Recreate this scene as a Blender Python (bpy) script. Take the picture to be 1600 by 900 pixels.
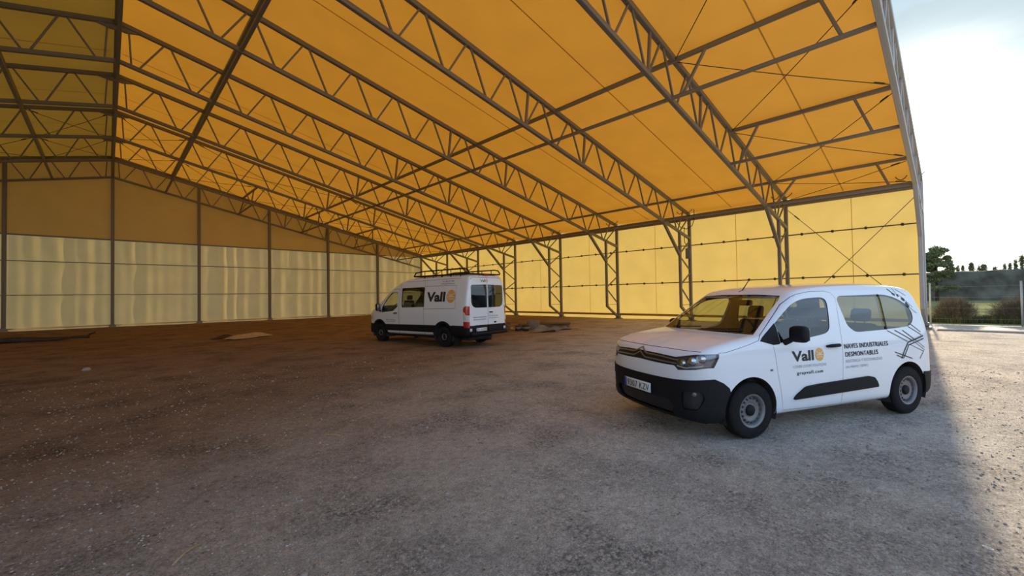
import bpy, bmesh, math, random
import numpy as np
from mathutils import Vector, Matrix

for o in list(bpy.data.objects):
    bpy.data.objects.remove(o, do_unlink=True)
random.seed(7)
rng = np.random.default_rng(7)
scene = bpy.context.scene
COL = scene.collection
CAM_H = 1.6

# ---------------------------------------------------------------- camera
def make_camera():
    a, p, r = math.radians(43.49), math.radians(1.1226), math.radians(-.9107)
    F = Vector((math.sin(a) * math.cos(p), math.cos(a) * math.cos(p), math.sin(p)))
    R = Vector((math.cos(a), -math.sin(a), 0))
    U = R.cross(F)
    R, U = R * math.cos(r) + U * math.sin(r), -R * math.sin(r) + U * math.cos(r)
    cd = bpy.data.cameras.new('camera'); cd.sensor_width = 36; cd.lens = 667.28 / 1600 * 36
    cd.clip_start = .05; cd.clip_end = 2000
    c = bpy.data.objects.new('camera', cd); COL.objects.link(c)
    m = Matrix((R, U, -F)).transposed().to_4x4(); m.translation = (0, 0, CAM_H)
    c.matrix_world = m
    scene.camera = c
make_camera()

# ---------------------------------------------------------------- light
SUN_DIR = Vector((.974, .054, .222)).normalized()       # towards the sun
SUN_E = 7.4
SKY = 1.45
def make_light():
    sd = bpy.data.lights.new('sun', 'SUN'); sd.energy = SUN_E; sd.angle = math.radians(.8); sd.color = (1, .81, .56)
    s = bpy.data.objects.new('sun', sd); COL.objects.link(s)
    s.rotation_euler = (-SUN_DIR).to_track_quat('-Z', 'Y').to_euler(); s.location = (80, 5, 25)
    w = bpy.data.worlds.new('sky'); scene.world = w; w.use_nodes = True
    nt = w.node_tree; N = nt.nodes; L = nt.links; N.clear()
    out = N.new('ShaderNodeOutputWorld'); bg = N.new('ShaderNodeBackground'); L.new(bg.outputs[0], out.inputs[0])
    tc = N.new('ShaderNodeTexCoord')
    nrm = N.new('ShaderNodeVectorMath'); nrm.operation = 'NORMALIZE'; L.new(tc.outputs['Generated'], nrm.inputs[0])
    sep = N.new('ShaderNodeSeparateXYZ'); L.new(nrm.outputs[0], sep.inputs[0])
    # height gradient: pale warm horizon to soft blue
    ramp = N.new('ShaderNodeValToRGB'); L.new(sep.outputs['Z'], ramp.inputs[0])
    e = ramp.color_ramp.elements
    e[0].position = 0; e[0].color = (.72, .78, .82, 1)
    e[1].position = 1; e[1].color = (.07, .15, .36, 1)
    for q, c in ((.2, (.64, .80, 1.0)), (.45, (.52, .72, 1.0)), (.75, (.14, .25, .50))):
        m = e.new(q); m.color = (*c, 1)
    # soft streaky clouds
    mp = N.new('ShaderNodeMapping'); mp.inputs['Scale'].default_value = (1.2, 1.2, 4.5); L.new(nrm.outputs[0], mp.inputs[0])
    nz = N.new('ShaderNodeTexNoise'); nz.inputs['Scale'].default_value = 2.3; nz.inputs['Detail'].default_value = 6; nz.inputs['Roughness'].default_value = .55
    L.new(mp.outputs[0], nz.inputs['Vector'])
    cr = N.new('ShaderNodeValToRGB'); L.new(nz.outputs['Fac'], cr.inputs[0])
    cr.color_ramp.elements[0].position = .46; cr.color_ramp.elements[0].color = (0, 0, 0, 1)
    cr.color_ramp.elements[1].position = .72; cr.color_ramp.elements[1].color = (1, 1, 1, 1)
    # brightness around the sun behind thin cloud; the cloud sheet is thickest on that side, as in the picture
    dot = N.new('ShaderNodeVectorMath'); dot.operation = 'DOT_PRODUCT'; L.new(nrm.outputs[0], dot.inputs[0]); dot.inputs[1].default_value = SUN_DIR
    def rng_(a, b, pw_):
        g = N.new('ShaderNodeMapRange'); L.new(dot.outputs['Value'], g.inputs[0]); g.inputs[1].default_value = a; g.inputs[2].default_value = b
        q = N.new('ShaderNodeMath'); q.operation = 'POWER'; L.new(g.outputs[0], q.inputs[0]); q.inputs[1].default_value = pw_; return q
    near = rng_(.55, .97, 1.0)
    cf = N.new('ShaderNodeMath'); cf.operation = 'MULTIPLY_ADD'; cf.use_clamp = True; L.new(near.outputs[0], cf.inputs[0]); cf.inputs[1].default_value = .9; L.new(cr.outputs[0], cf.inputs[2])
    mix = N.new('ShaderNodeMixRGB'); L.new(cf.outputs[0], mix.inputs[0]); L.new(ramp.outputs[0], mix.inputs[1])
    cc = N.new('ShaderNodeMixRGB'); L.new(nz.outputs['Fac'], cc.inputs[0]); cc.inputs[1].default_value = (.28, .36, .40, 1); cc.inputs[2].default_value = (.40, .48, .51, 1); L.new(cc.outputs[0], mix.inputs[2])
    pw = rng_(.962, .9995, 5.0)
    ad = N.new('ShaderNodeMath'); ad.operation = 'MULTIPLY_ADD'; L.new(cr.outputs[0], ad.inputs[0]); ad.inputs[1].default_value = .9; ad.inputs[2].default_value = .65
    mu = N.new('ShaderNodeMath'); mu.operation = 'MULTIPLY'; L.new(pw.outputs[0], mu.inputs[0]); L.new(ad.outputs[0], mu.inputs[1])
    # warm haze low under the sun
    hz = N.new('ShaderNodeMapRange'); L.new(sep.outputs['Z'], hz.inputs[0]); hz.inputs[1].default_value = .22; hz.inputs[2].default_value = 0
    nh = rng_(.90, .99, 1.0)
    hm = N.new('ShaderNodeMath'); hm.operation = 'MULTIPLY'; L.new(hz.outputs[0], hm.inputs[0]); L.new(nh.outputs[0], hm.inputs[1])
    h2 = N.new('ShaderNodeVectorMath'); h2.operation = 'SCALE'; h2.inputs[0].default_value = (.75, .62, .42); L.new(hm.outputs[0], h2.inputs['Scale'])
    sc_ = N.new('ShaderNodeVectorMath'); sc_.operation = 'SCALE'; sc_.inputs[0].default_value = (2.5, 2.3, 1.9); L.new(mu.outputs[0], sc_.inputs['Scale'])
    s0 = N.new('ShaderNodeVectorMath'); s0.operation = 'ADD'; L.new(mix.outputs[0], s0.inputs[0]); L.new(h2.outputs[0], s0.inputs[1])
    sm = N.new('ShaderNodeVectorMath'); sm.operation = 'ADD'; L.new(s0.outputs[0], sm.inputs[0]); L.new(sc_.outputs[0], sm.inputs[1])
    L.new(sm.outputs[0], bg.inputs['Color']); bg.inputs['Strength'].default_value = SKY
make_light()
vs = scene.view_settings
vs.view_transform = 'Standard'; vs.look = 'None'; vs.gamma = 1; vs.use_curve_mapping = False
vs.exposure = 0.3
# ---------------------------------------------------------------- materials
MATS = {}
def mat(name, col, rough=.6, metal=0, var=.12, scale=6, bump=0, coat=0, spec=.5, stretch=None):
    if name in MATS: return MATS[name]
    m = bpy.data.materials.new(name); m.use_nodes = True
    nt = m.node_tree; N = nt.nodes; L = nt.links
    b = N['Principled BSDF']
    b.inputs['Roughness'].default_value = rough; b.inputs['Metallic'].default_value = metal
    b.inputs['Coat Weight'].default_value = coat; b.inputs['Coat Roughness'].default_value = .05
    b.inputs['Specular IOR Level'].default_value = spec
    tc = N.new('ShaderNodeTexCoord'); nz = N.new('ShaderNodeTexNoise'); nz.inputs['Scale'].default_value = scale; nz.inputs['Detail'].default_value = 5
    if stretch:
        mp = N.new('ShaderNodeMapping'); mp.inputs['Scale'].default_value = stretch
        L.new(tc.outputs['Object'], mp.inputs[0]); L.new(mp.outputs[0], nz.inputs['Vector'])
    else:
        L.new(tc.outputs['Object'], nz.inputs['Vector'])
    r = N.new('ShaderNodeValToRGB'); L.new(nz.outputs['Fac'], r.inputs[0])
    r.color_ramp.elements[0].position = .3; r.color_ramp.elements[1].position = .7
    r.color_ramp.elements[0].color = (*[c * (1 - var) for c in col], 1)
    r.color_ramp.elements[1].color = (*[min(1, c * (1 + var)) for c in col], 1)
    L.new(r.outputs[0], b.inputs['Base Color'])
    if bump:
        bp = N.new('ShaderNodeBump'); bp.inputs['Strength'].default_value = bump; bp.inputs['Distance'].default_value = .02
        L.new(nz.outputs['Fac'], bp.inputs['Height']); L.new(bp.outputs[0], b.inputs['Normal'])
    MATS[name] = m
    return m

def fabric(name, refl, trans, var=.05, scale=.8):
    """coated membrane: part of the light is thrown back, part shines through"""
    m = bpy.data.materials.new(name); m.use_nodes = True
    nt = m.node_tree; N = nt.nodes; L = nt.links; N.clear()
    out = N.new('ShaderNodeOutputMaterial'); add = N.new('ShaderNodeAddShader')
    d = N.new('ShaderNodeBsdfDiffuse'); t = N.new('ShaderNodeBsdfTranslucent'); gl = N.new('ShaderNodeBsdfGlossy'); gl.inputs['Roughness'].default_value = .45
    tc = N.new('ShaderNodeTexCoord'); nz = N.new('ShaderNodeTexNoise'); nz.inputs['Scale'].default_value = scale; nz.inputs['Detail'].default_value = 4
    L.new(tc.outputs['Object'], nz.inputs['Vector'])
    for sh, c in ((d, refl), (t, trans)):
        r = N.new('ShaderNodeValToRGB'); L.new(nz.outputs['Fac'], r.inputs[0])
        r.color_ramp.elements[0].position = .3; r.color_ramp.elements[1].position = .7
        r.color_ramp.elements[0].color = (*[x * (1 - var) for x in c], 1); r.color_ramp.elements[1].color = (*[x * (1 + var) for x in c], 1)
        L.new(r.outputs[0], sh.inputs['Color'])
    wv = N.new('ShaderNodeTexNoise'); wv.inputs['Scale'].default_value = 2.5; L.new(tc.outputs['Object'], wv.inputs['Vector'])
    bp = N.new('ShaderNodeBump'); bp.inputs['Strength'].default_value = .15; bp.inputs['Distance'].default_value = .05; L.new(wv.outputs['Fac'], bp.inputs['Height'])
    for sh in (d, t, gl): L.new(bp.outputs[0], sh.inputs['Normal'])
    L.new(d.outputs[0], add.inputs[0]); L.new(t.outputs[0], add.inputs[1])
    mx = N.new('ShaderNodeMixShader'); mx.inputs[0].default_value = .03; L.new(add.outputs[0], mx.inputs[1]); L.new(gl.outputs[0], mx.inputs[2])
    L.new(mx.outputs[0], out.inputs[0]); MATS[name] = m
    return m

def glass(name, tint, refl=1.0):
    m = bpy.data.materials.new(name); m.use_nodes = True
    nt = m.node_tree; N = nt.nodes; L = nt.links; N.clear()
    out = N.new('ShaderNodeOutputMaterial'); t = N.new('ShaderNodeBsdfTransparent'); t.inputs[0].default_value = (*tint, 1)
    g = N.new('ShaderNodeBsdfGlossy'); g.inputs['Roughness'].default_value = .02; g.inputs[0].default_value = (.9, .95, 1, 1)
    ge = N.new('ShaderNodeNewGeometry'); dt = N.new('ShaderNodeVectorMath'); dt.operation = 'DOT_PRODUCT'
    L.new(ge.outputs['Incoming'], dt.inputs[0]); L.new(ge.outputs['Normal'], dt.inputs[1])
    ab = N.new('ShaderNodeMath'); ab.operation = 'ABSOLUTE'; L.new(dt.outputs['Value'], ab.inputs[0])
    om = N.new('ShaderNodeMath'); om.operation = 'SUBTRACT'; om.inputs[0].default_value = 1; L.new(ab.outputs[0], om.inputs[1])
    p5 = N.new('ShaderNodeMath'); p5.operation = 'POWER'; L.new(om.outputs[0], p5.inputs[0]); p5.inputs[1].default_value = 4
    mu = N.new('ShaderNodeMath'); mu.operation = 'MULTIPLY_ADD'; mu.use_clamp = True; L.new(p5.outputs[0], mu.inputs[0]); mu.inputs[1].default_value = .9; mu.inputs[2].default_value = .07 * refl
    mx = N.new('ShaderNodeMixShader'); L.new(mu.outputs[0], mx.inputs[0]); L.new(t.outputs[0], mx.inputs[1]); L.new(g.outputs[0], mx.inputs[2])
    L.new(mx.outputs[0], out.inputs[0]); MATS[name] = m
    return m

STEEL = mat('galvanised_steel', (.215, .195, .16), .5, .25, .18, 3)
STEEL_SKYLIT = mat('bright_skylit_steel', (.45, .45, .44), .45, .3, .12, 3)  # bright galvanised steel, paler still with sky light put into the colour
FAB = fabric('yellow_membrane', (.54, .33, .085), (.208, .090, .008))
FABW = fabric('yellow_wall_membrane', (.56, .44, .18), (.175, .139, .044))
FABG = fabric('tan_gable_membrane', (.50, .36, .14), (.10, .052, .008))
CREAM = fabric('cream_sheet', (.52, .45, .28), (.24, .19, .078), .05)
SEAM = fabric('welded_seam', (.5, .32, .06), (.10, .055, .008))
HEM = fabric('double_hem', (.42, .25, .07), (.05, .025, .004))
BLACKP = mat('black_plastic', (.009, .010, .013), .6, 0, .2, 30, .05, 0, .22)
RUBBER = mat('tyre_rubber', (.015, .015, .016), .85, 0, .25, 20, 0, 0, .2)
WHITE = mat('white_paint', (.79, .845, .92), .3, 0, .015, 2, 0, .8)
DARKIN = mat('dark_interior', (.028, .028, .03), .85, 0, .2, 8)
SEATC = mat('seat_cloth', (.03, .03, .034), .9, 0, .25, 40)
CHROME = mat('chrome_trim', (.75, .76, .78), .15, 1, .05, 5)
CHROMED = mat('dark_chrome', (.30, .31, .33), .3, .8, .05, 5)
RIM = mat('grey_steel_rim', (.20, .205, .215), .45, .4, .08, 12)
DBLACK = mat('black_vinyl', (.012, .013, .018), .5, 0, .1, 20)
GAPM = mat('panel_gap_shadow', (.06, .062, .066), .9, 0, .1, 20)
DGREY = mat('grey_vinyl', (.36, .38, .40), .5, 0, .05, 20)
DORANGE = mat('orange_vinyl', (.78, .40, .10), .5, 0, .05, 20)
DWHITE = mat('white_vinyl', (.80, .78, .74), .5, 0, .02, 20)
PLATEW = mat('plate_white', (.75, .77, .80), .4, 0, .02, 10)
PLATEB = mat('plate_blue', (.02, .07, .40), .4, 0, .05, 10)
REDL = mat('red_lamp', (.42, .012, .012), .15, 0, .1, 20, 0, 1)
WHL = mat('clear_lamp', (.6, .6, .6), .15, 0, .1, 20, 0, 1)
CONC = mat('pale_concrete', (.34, .32, .28), .9, 0, .15, 5, .3)
CABLE = mat('dark_cable', (.07, .055, .035), .6, .2, .15, 9)
WOOD = mat('weathered_wood', (.16, .085, .045), .85, 0, .3, 9, .4, stretch=(1, 8, 8))
CARD = mat('grey_board', (.20, .16, .12), .9, 0, .2, 6, .3)
TARP = mat('grey_tarpaulin', (.19, .165, .115), .7, 0, .2, 4, .3)
BEIGE = mat('beige_sheet', (.42, .31, .17), .8, 0, .15, 5, .3)
DTARP = mat('dark_tarpaulin', (.045, .03, .02), .7, 0, .3, 4, .3)
STONE = mat('pale_stone', (.30, .26, .215), .9, 0, .15, 12, .4)
GREYBOX = mat('grey_box', (.20, .21, .22), .5, 0, .08, 6)
WINT = glass('tinted_glass', (.58, .66, .63), 1.2)
WINC = glass('clear_glass', (.82, .86, .74), .7)
PRIV = glass('privacy_glass', (.34, .41, .42), 1.3)
LENS = glass('lamp_lens', (.85, .88, .92))

# ---------------------------------------------------------------- objects
def tag(o, label=None, cat=None, group=None, kind=None):
    for k, v in (('label', label), ('category', cat), ('group', group), ('kind', kind)):
        if v: o[k] = v
    return o
def empty(name, loc=(0, 0, 0), rz=0):
    o = bpy.data.objects.new(name, None); COL.objects.link(o)
    o.location = loc; o.rotation_euler = (0, 0, rz); o.empty_display_size = .2
    return o
def link(name, me, parent=None, M=None):
    o = bpy.data.objects.new(name, me); COL.objects.link(o)
    if parent is not None: o.parent = parent
    if M is not None: o.matrix_basis = M
    return o
def mesh(name, V, F, m, parent=None, smooth=False):
    me = bpy.data.meshes.new(name); me.from_pydata([tuple(map(float, v)) for v in V], [], F); me.update()
    if m: me.materials.append(m)
    if smooth: me.shade_smooth()
    return link(name, me, parent)
UNIT = {}
def unit_bar(m, sides):
    k = (m.name, sides)
    if k not in UNIT:
        V = []; F = []
        if sides == 4:      # square section with chamfered edges
            c = .42; ring = [(.5, -c), (.5, c), (c, .5), (-c, .5), (-.5, c), (-.5, -c), (-c, -.5), (c, -.5)]
        else:
            ring = [(.5 * math.cos(2 * math.pi * i / sides), .5 * math.sin(2 * math.pi * i / sides)) for i in range(sides)]
        n = len(ring)
        V = [(x, y, 0) for x, y in ring] + [(x, y, 1) for x, y in ring]
        F = [(i, (i + 1) % n, n + (i + 1) % n, n + i) for i in range(n)] + [tuple(range(n))[::-1], tuple(range(n, 2 * n))]
        me = bpy.data.meshes.new('bar_' + m.name); me.from_pydata(V, [], F); me.update(); me.materials.append(m)
        if sides > 4: me.shade_auto_smooth() if hasattr(me, 'shade_auto_smooth') else None
        UNIT[k] = me
    return UNIT[k]
def bar(name, p, q, w, m=None, parent=None, h=None, ref=(0, 1, 0), sides=4):
    m = m or STEEL; p = Vector(p); q = Vector(q); d = q - p; Ln = d.length; z = d / Ln
    r = Vector(ref)
    if abs(z.dot(r)) > .98: r = Vector((1, 0, 0))
    x = r.cross(z).normalized(); y = z.cross(x)
    M = Matrix((x * w, y * (h or w), z * Ln)).transposed().to_4x4(); M.translation = p
    return link(name, unit_bar(m, sides), parent, M)
def grid_mesh(name, P, m, parent=None, smooth=True):
    """P: array (a, b, 3)"""
    a, b = P.shape[:2]
    F = [(i * b + j, (i + 1) * b + j, (i + 1) * b + j + 1, i * b + j + 1) for i in range(a - 1) for j in range(b - 1)]
    return mesh(name, P.reshape(-1, 3), F, m, parent, smooth)
def tube(name, pts, r, m, parent=None, sides=8, closed=False):
    P = [Vector(p) for p in pts]; n = len(P); V = []; F = []
    prev = None
    for i, p in enumerate(P):
        a = P[(i - 1) % n] if (closed or i > 0) else p
        b = P[(i + 1) % n] if (closed or i < n - 1) else p
        t = (b - a).normalized()
        u = (prev - t * prev.dot(t)) if prev is not None else (Vector((0, 0, 1)) if abs(t.z) < .9 else Vector((1, 0, 0))).cross(t)
        u.normalize(); prev = u; v = t.cross(u)
        rr = r[i] if isinstance(r, (list, tuple)) else r
        for k in range(sides):
            an = 2 * math.pi * k / sides
            V.append(p + u * math.cos(an) * rr + v * math.sin(an) * rr)
    for i in range(n if closed else n - 1):
        j = (i + 1) % n
        for k in range(sides):
            k2 = (k + 1) % sides
            F.append((i * sides + k, i * sides + k2, j * sides + k2, j * sides + k))
    if not closed:
        F.append(tuple(range(sides))[::-1]); F.append(tuple(range((n - 1) * sides, n * sides)))
    return mesh(name, V, F, m, parent, True)
def lathe(name, prof, m, parent=None, n=40, axis='y', closed=False):
    """prof: (radius, offset) pairs turned about the axis"""
    V = []; F = []; k = len(prof)
    for i in range(n):
        a = 2 * math.pi * i / n; c, s = math.cos(a), math.sin(a)
        for r, t in prof:
            V.append((r * c, t, r * s) if axis == 'y' else (r * c, r * s, t))
    for i in range(n):
        j = (i + 1) % n
        for q in range(k if closed else k - 1):
            q2 = (q + 1) % k
            F.append((i * k + q, j * k + q, j * k + q2, i * k + q2))
    return mesh(name, V, F, m, parent, True)
def rbox(name, lo, hi, m, parent=None, r=.02, seg=2, deform=None):
    """box with rounded edges"""
    bm = bmesh.new(); bmesh.ops.create_cube(bm, size=1)
    lo = Vector(lo); hi = Vector(hi)
    for v in bm.verts: v.co = Vector(((lo[i] + hi[i]) / 2 + v.co[i] * (hi[i] - lo[i]) for i in range(3)))
    if r: bmesh.ops.bevel(bm, geom=list(bm.edges), offset=min(r, min(hi[i] - lo[i] for i in range(3)) * .48), segments=seg, profile=.5, affect='EDGES')
    if deform:
        for v in bm.verts: v.co = Vector(deform(v.co))
    me = bpy.data.meshes.new(name); bm.to_mesh(me); bm.free(); me.materials.append(m); me.shade_smooth()
    return link(name, me, parent)
def prism(name, poly, a0, a1, m, parent=None, axis=1):
    """polygon extruded along an axis; poly gives the other two coordinates in order"""
    n = len(poly); V = []
    for t in (a0, a1):
        for u, w in poly:
            q = [u, w]; q.insert(axis, t); V.append(q)
    F = [tuple(range(n))[::-1], tuple(range(n, 2 * n))] + [(i, (i + 1) % n, n + (i + 1) % n, n + i) for i in range(n)]
    return mesh(name, V, F, m, parent)
def sstep(t):
    t = np.clip(t, 0, 1); return t * t * (3 - 2 * t)
def ground_z(x, y):
    x = np.asarray(x, float); y = np.asarray(y, float)
    z = -.06 - .05 * sstep((y - 6) / 8) * (1 - sstep((x - 12) / 8)) + .05 * sstep((x - 17) / 6) * sstep((y - 4) / 8)
    return z + .012 * np.sin(x * .9 + 1.3 * np.sin(y * .5)) * np.sin(y * .8 + .7) * (np.hypot(x - 6.9, y - 1.9) > 2.6)
# ---------------------------------------------------------------- ground
def gravel_material():
    m = bpy.data.materials.new('gravel_ground'); m.use_nodes = True
    nt = m.node_tree; N = nt.nodes; L = nt.links; b = N['Principled BSDF']; b.inputs['Roughness'].default_value = .95; b.inputs['Specular IOR Level'].default_value = .03
    tc = N.new('ShaderNodeTexCoord')
    def noise(scale, det, rough=.6):
        n = N.new('ShaderNodeTexNoise'); n.inputs['Scale'].default_value = scale; n.inputs['Detail'].default_value = det; n.inputs['Roughness'].default_value = rough
        L.new(tc.outputs['Object'], n.inputs['Vector']); return n
    def ramp(src, a, b_, ca, cb):
        r = N.new('ShaderNodeValToRGB'); L.new(src, r.inputs[0]); e = r.color_ramp.elements
        e[0].position = a; e[1].position = b_; e[0].color = (*ca, 1); e[1].color = (*cb, 1); return r
    def mix(f, a, b_, mode='MIX'):
        x = N.new('ShaderNodeMixRGB'); x.blend_type = mode
        if isinstance(f, float): x.inputs[0].default_value = f
        else: L.new(f, x.inputs[0])
        L.new(a, x.inputs[1]); L.new(b_, x.inputs[2]); return x
    big = noise(.22, 4); mid = noise(1.5, 9, .68); fine = noise(13, 8, .75); grit = noise(70, 4, .75)
    c1 = ramp(big.outputs['Fac'], .35, .65, (.66, .625, .57), (.78, .73, .655))
    c2 = ramp(mid.outputs['Fac'], .38, .58, (.86, .85, .84), (1.05, 1.03, 1.0))
    c3 = ramp(fine.outputs['Fac'], .38, .60, (.74, .73, .73), (1.12, 1.11, 1.1))
    c4 = ramp(grit.outputs['Fac'], .36, .64, (.55, .55, .55), (1.4, 1.4, 1.4))
    x = mix(.7, c1.outputs[0], c2.outputs[0], 'MULTIPLY'); x = mix(.9, x.outputs[0], c3.outputs[0], 'MULTIPLY'); x = mix(.8, x.outputs[0], c4.outputs[0], 'MULTIPLY')
    # patches of loose dark grit
    pat = noise(.95, 5, .62); speck = noise(30, 6, .8)
    pm = ramp(pat.outputs['Fac'], .46, .66, (0, 0, 0), (1, 1, 1)); sm_ = ramp(speck.outputs['Fac'], .45, .56, (1, 1, 1), (0, 0, 0))
    gm = mix(1.0, pm.outputs[0], sm_.outputs[0], 'MULTIPLY')
    dk = N.new('ShaderNodeMixRGB'); dk.blend_type = 'MULTIPLY'; L.new(gm.outputs[0], dk.inputs[0]); L.new(x.outputs[0], dk.inputs[1]); dk.inputs[2].default_value = (.34, .34, .35, 1); x = dk
    st = noise(17, 3, .6); sm2 = ramp(st.outputs['Fac'], .30, .37, (1, 1, 1), (0, 0, 0))
    d2 = N.new('ShaderNodeMixRGB'); d2.blend_type = 'MULTIPLY'; L.new(sm2.outputs[0], d2.inputs[0]); L.new(x.outputs[0], d2.inputs[1]); d2.inputs[2].default_value = (.45, .44, .44, 1); x = d2
    # browner and darker towards the left and deep inside the hall
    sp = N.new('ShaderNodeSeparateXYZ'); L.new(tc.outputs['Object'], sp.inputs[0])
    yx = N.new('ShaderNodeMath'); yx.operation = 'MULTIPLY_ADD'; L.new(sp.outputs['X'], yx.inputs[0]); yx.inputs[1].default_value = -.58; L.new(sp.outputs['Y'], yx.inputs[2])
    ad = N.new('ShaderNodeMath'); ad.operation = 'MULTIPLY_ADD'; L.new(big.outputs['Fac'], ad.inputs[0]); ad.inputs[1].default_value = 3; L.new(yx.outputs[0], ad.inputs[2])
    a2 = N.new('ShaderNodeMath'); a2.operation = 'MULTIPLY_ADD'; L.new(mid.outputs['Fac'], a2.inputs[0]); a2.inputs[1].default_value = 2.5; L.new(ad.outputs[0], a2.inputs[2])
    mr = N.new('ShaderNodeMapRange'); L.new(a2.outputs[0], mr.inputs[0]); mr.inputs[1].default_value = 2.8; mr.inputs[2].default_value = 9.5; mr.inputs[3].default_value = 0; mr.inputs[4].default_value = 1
    inner_tone = N.new('ShaderNodeMixRGB'); inner_tone.blend_type = 'MULTIPLY'; L.new(mr.outputs[0], inner_tone.inputs[0]); L.new(x.outputs[0], inner_tone.inputs[1]); inner_tone.inputs[2].default_value = (.43, .32, .25, 1)
    L.new(inner_tone.outputs[0], b.inputs['Base Color'])
    s1 = N.new('ShaderNodeMath'); s1.operation = 'MULTIPLY_ADD'; L.new(fine.outputs['Fac'], s1.inputs[0]); s1.inputs[1].default_value = 1.0
    s2 = N.new('ShaderNodeMath'); s2.operation = 'MULTIPLY'; L.new(grit.outputs['Fac'], s2.inputs[0]); s2.inputs[1].default_value = .35; L.new(s2.outputs[0], s1.inputs[2])
    bp = N.new('ShaderNodeBump'); bp.inputs['Strength'].default_value = 1.0; bp.inputs['Distance'].default_value = .05; L.new(s1.outputs[0], bp.inputs['Height']); L.new(bp.outputs[0], b.inputs['Normal'])
    MATS['gravel'] = m
    return m
GRAVEL = gravel_material()
def make_ground():
    def ax(lo, hi, a, b, fine, coarse):
        v = list(np.arange(lo, a, coarse)) + list(np.arange(a, b, fine)) + list(np.arange(b, hi + coarse, coarse)); return np.array(v)
    xs = ax(-300, 28, -6, 28.6, .4, 6.); xs = np.append(xs[xs < 28.55], 28.62); ys = ax(-300, 300, -6, 44, .4, 8.)
    X, Y = np.meshgrid(xs, ys, indexing='ij')
    o = grid_mesh('floor', np.dstack([X, Y, ground_z(X, Y)]), GRAVEL)
    tag(o, 'grey brown gravel and dirt ground under the hall', 'ground', kind='structure')
make_ground()

# ---------------------------------------------------------------- hall geometry
RX = .28                      # ridge line
HALF = 24.93                  # ridge to the outer column leg
SL = .2246
FY = [1.12 + 5 * i for i in range(9)]
def zt(u): return 11.90 - SL * abs(u)
def zb(u): return 10.47 - SL * abs(u)

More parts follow.
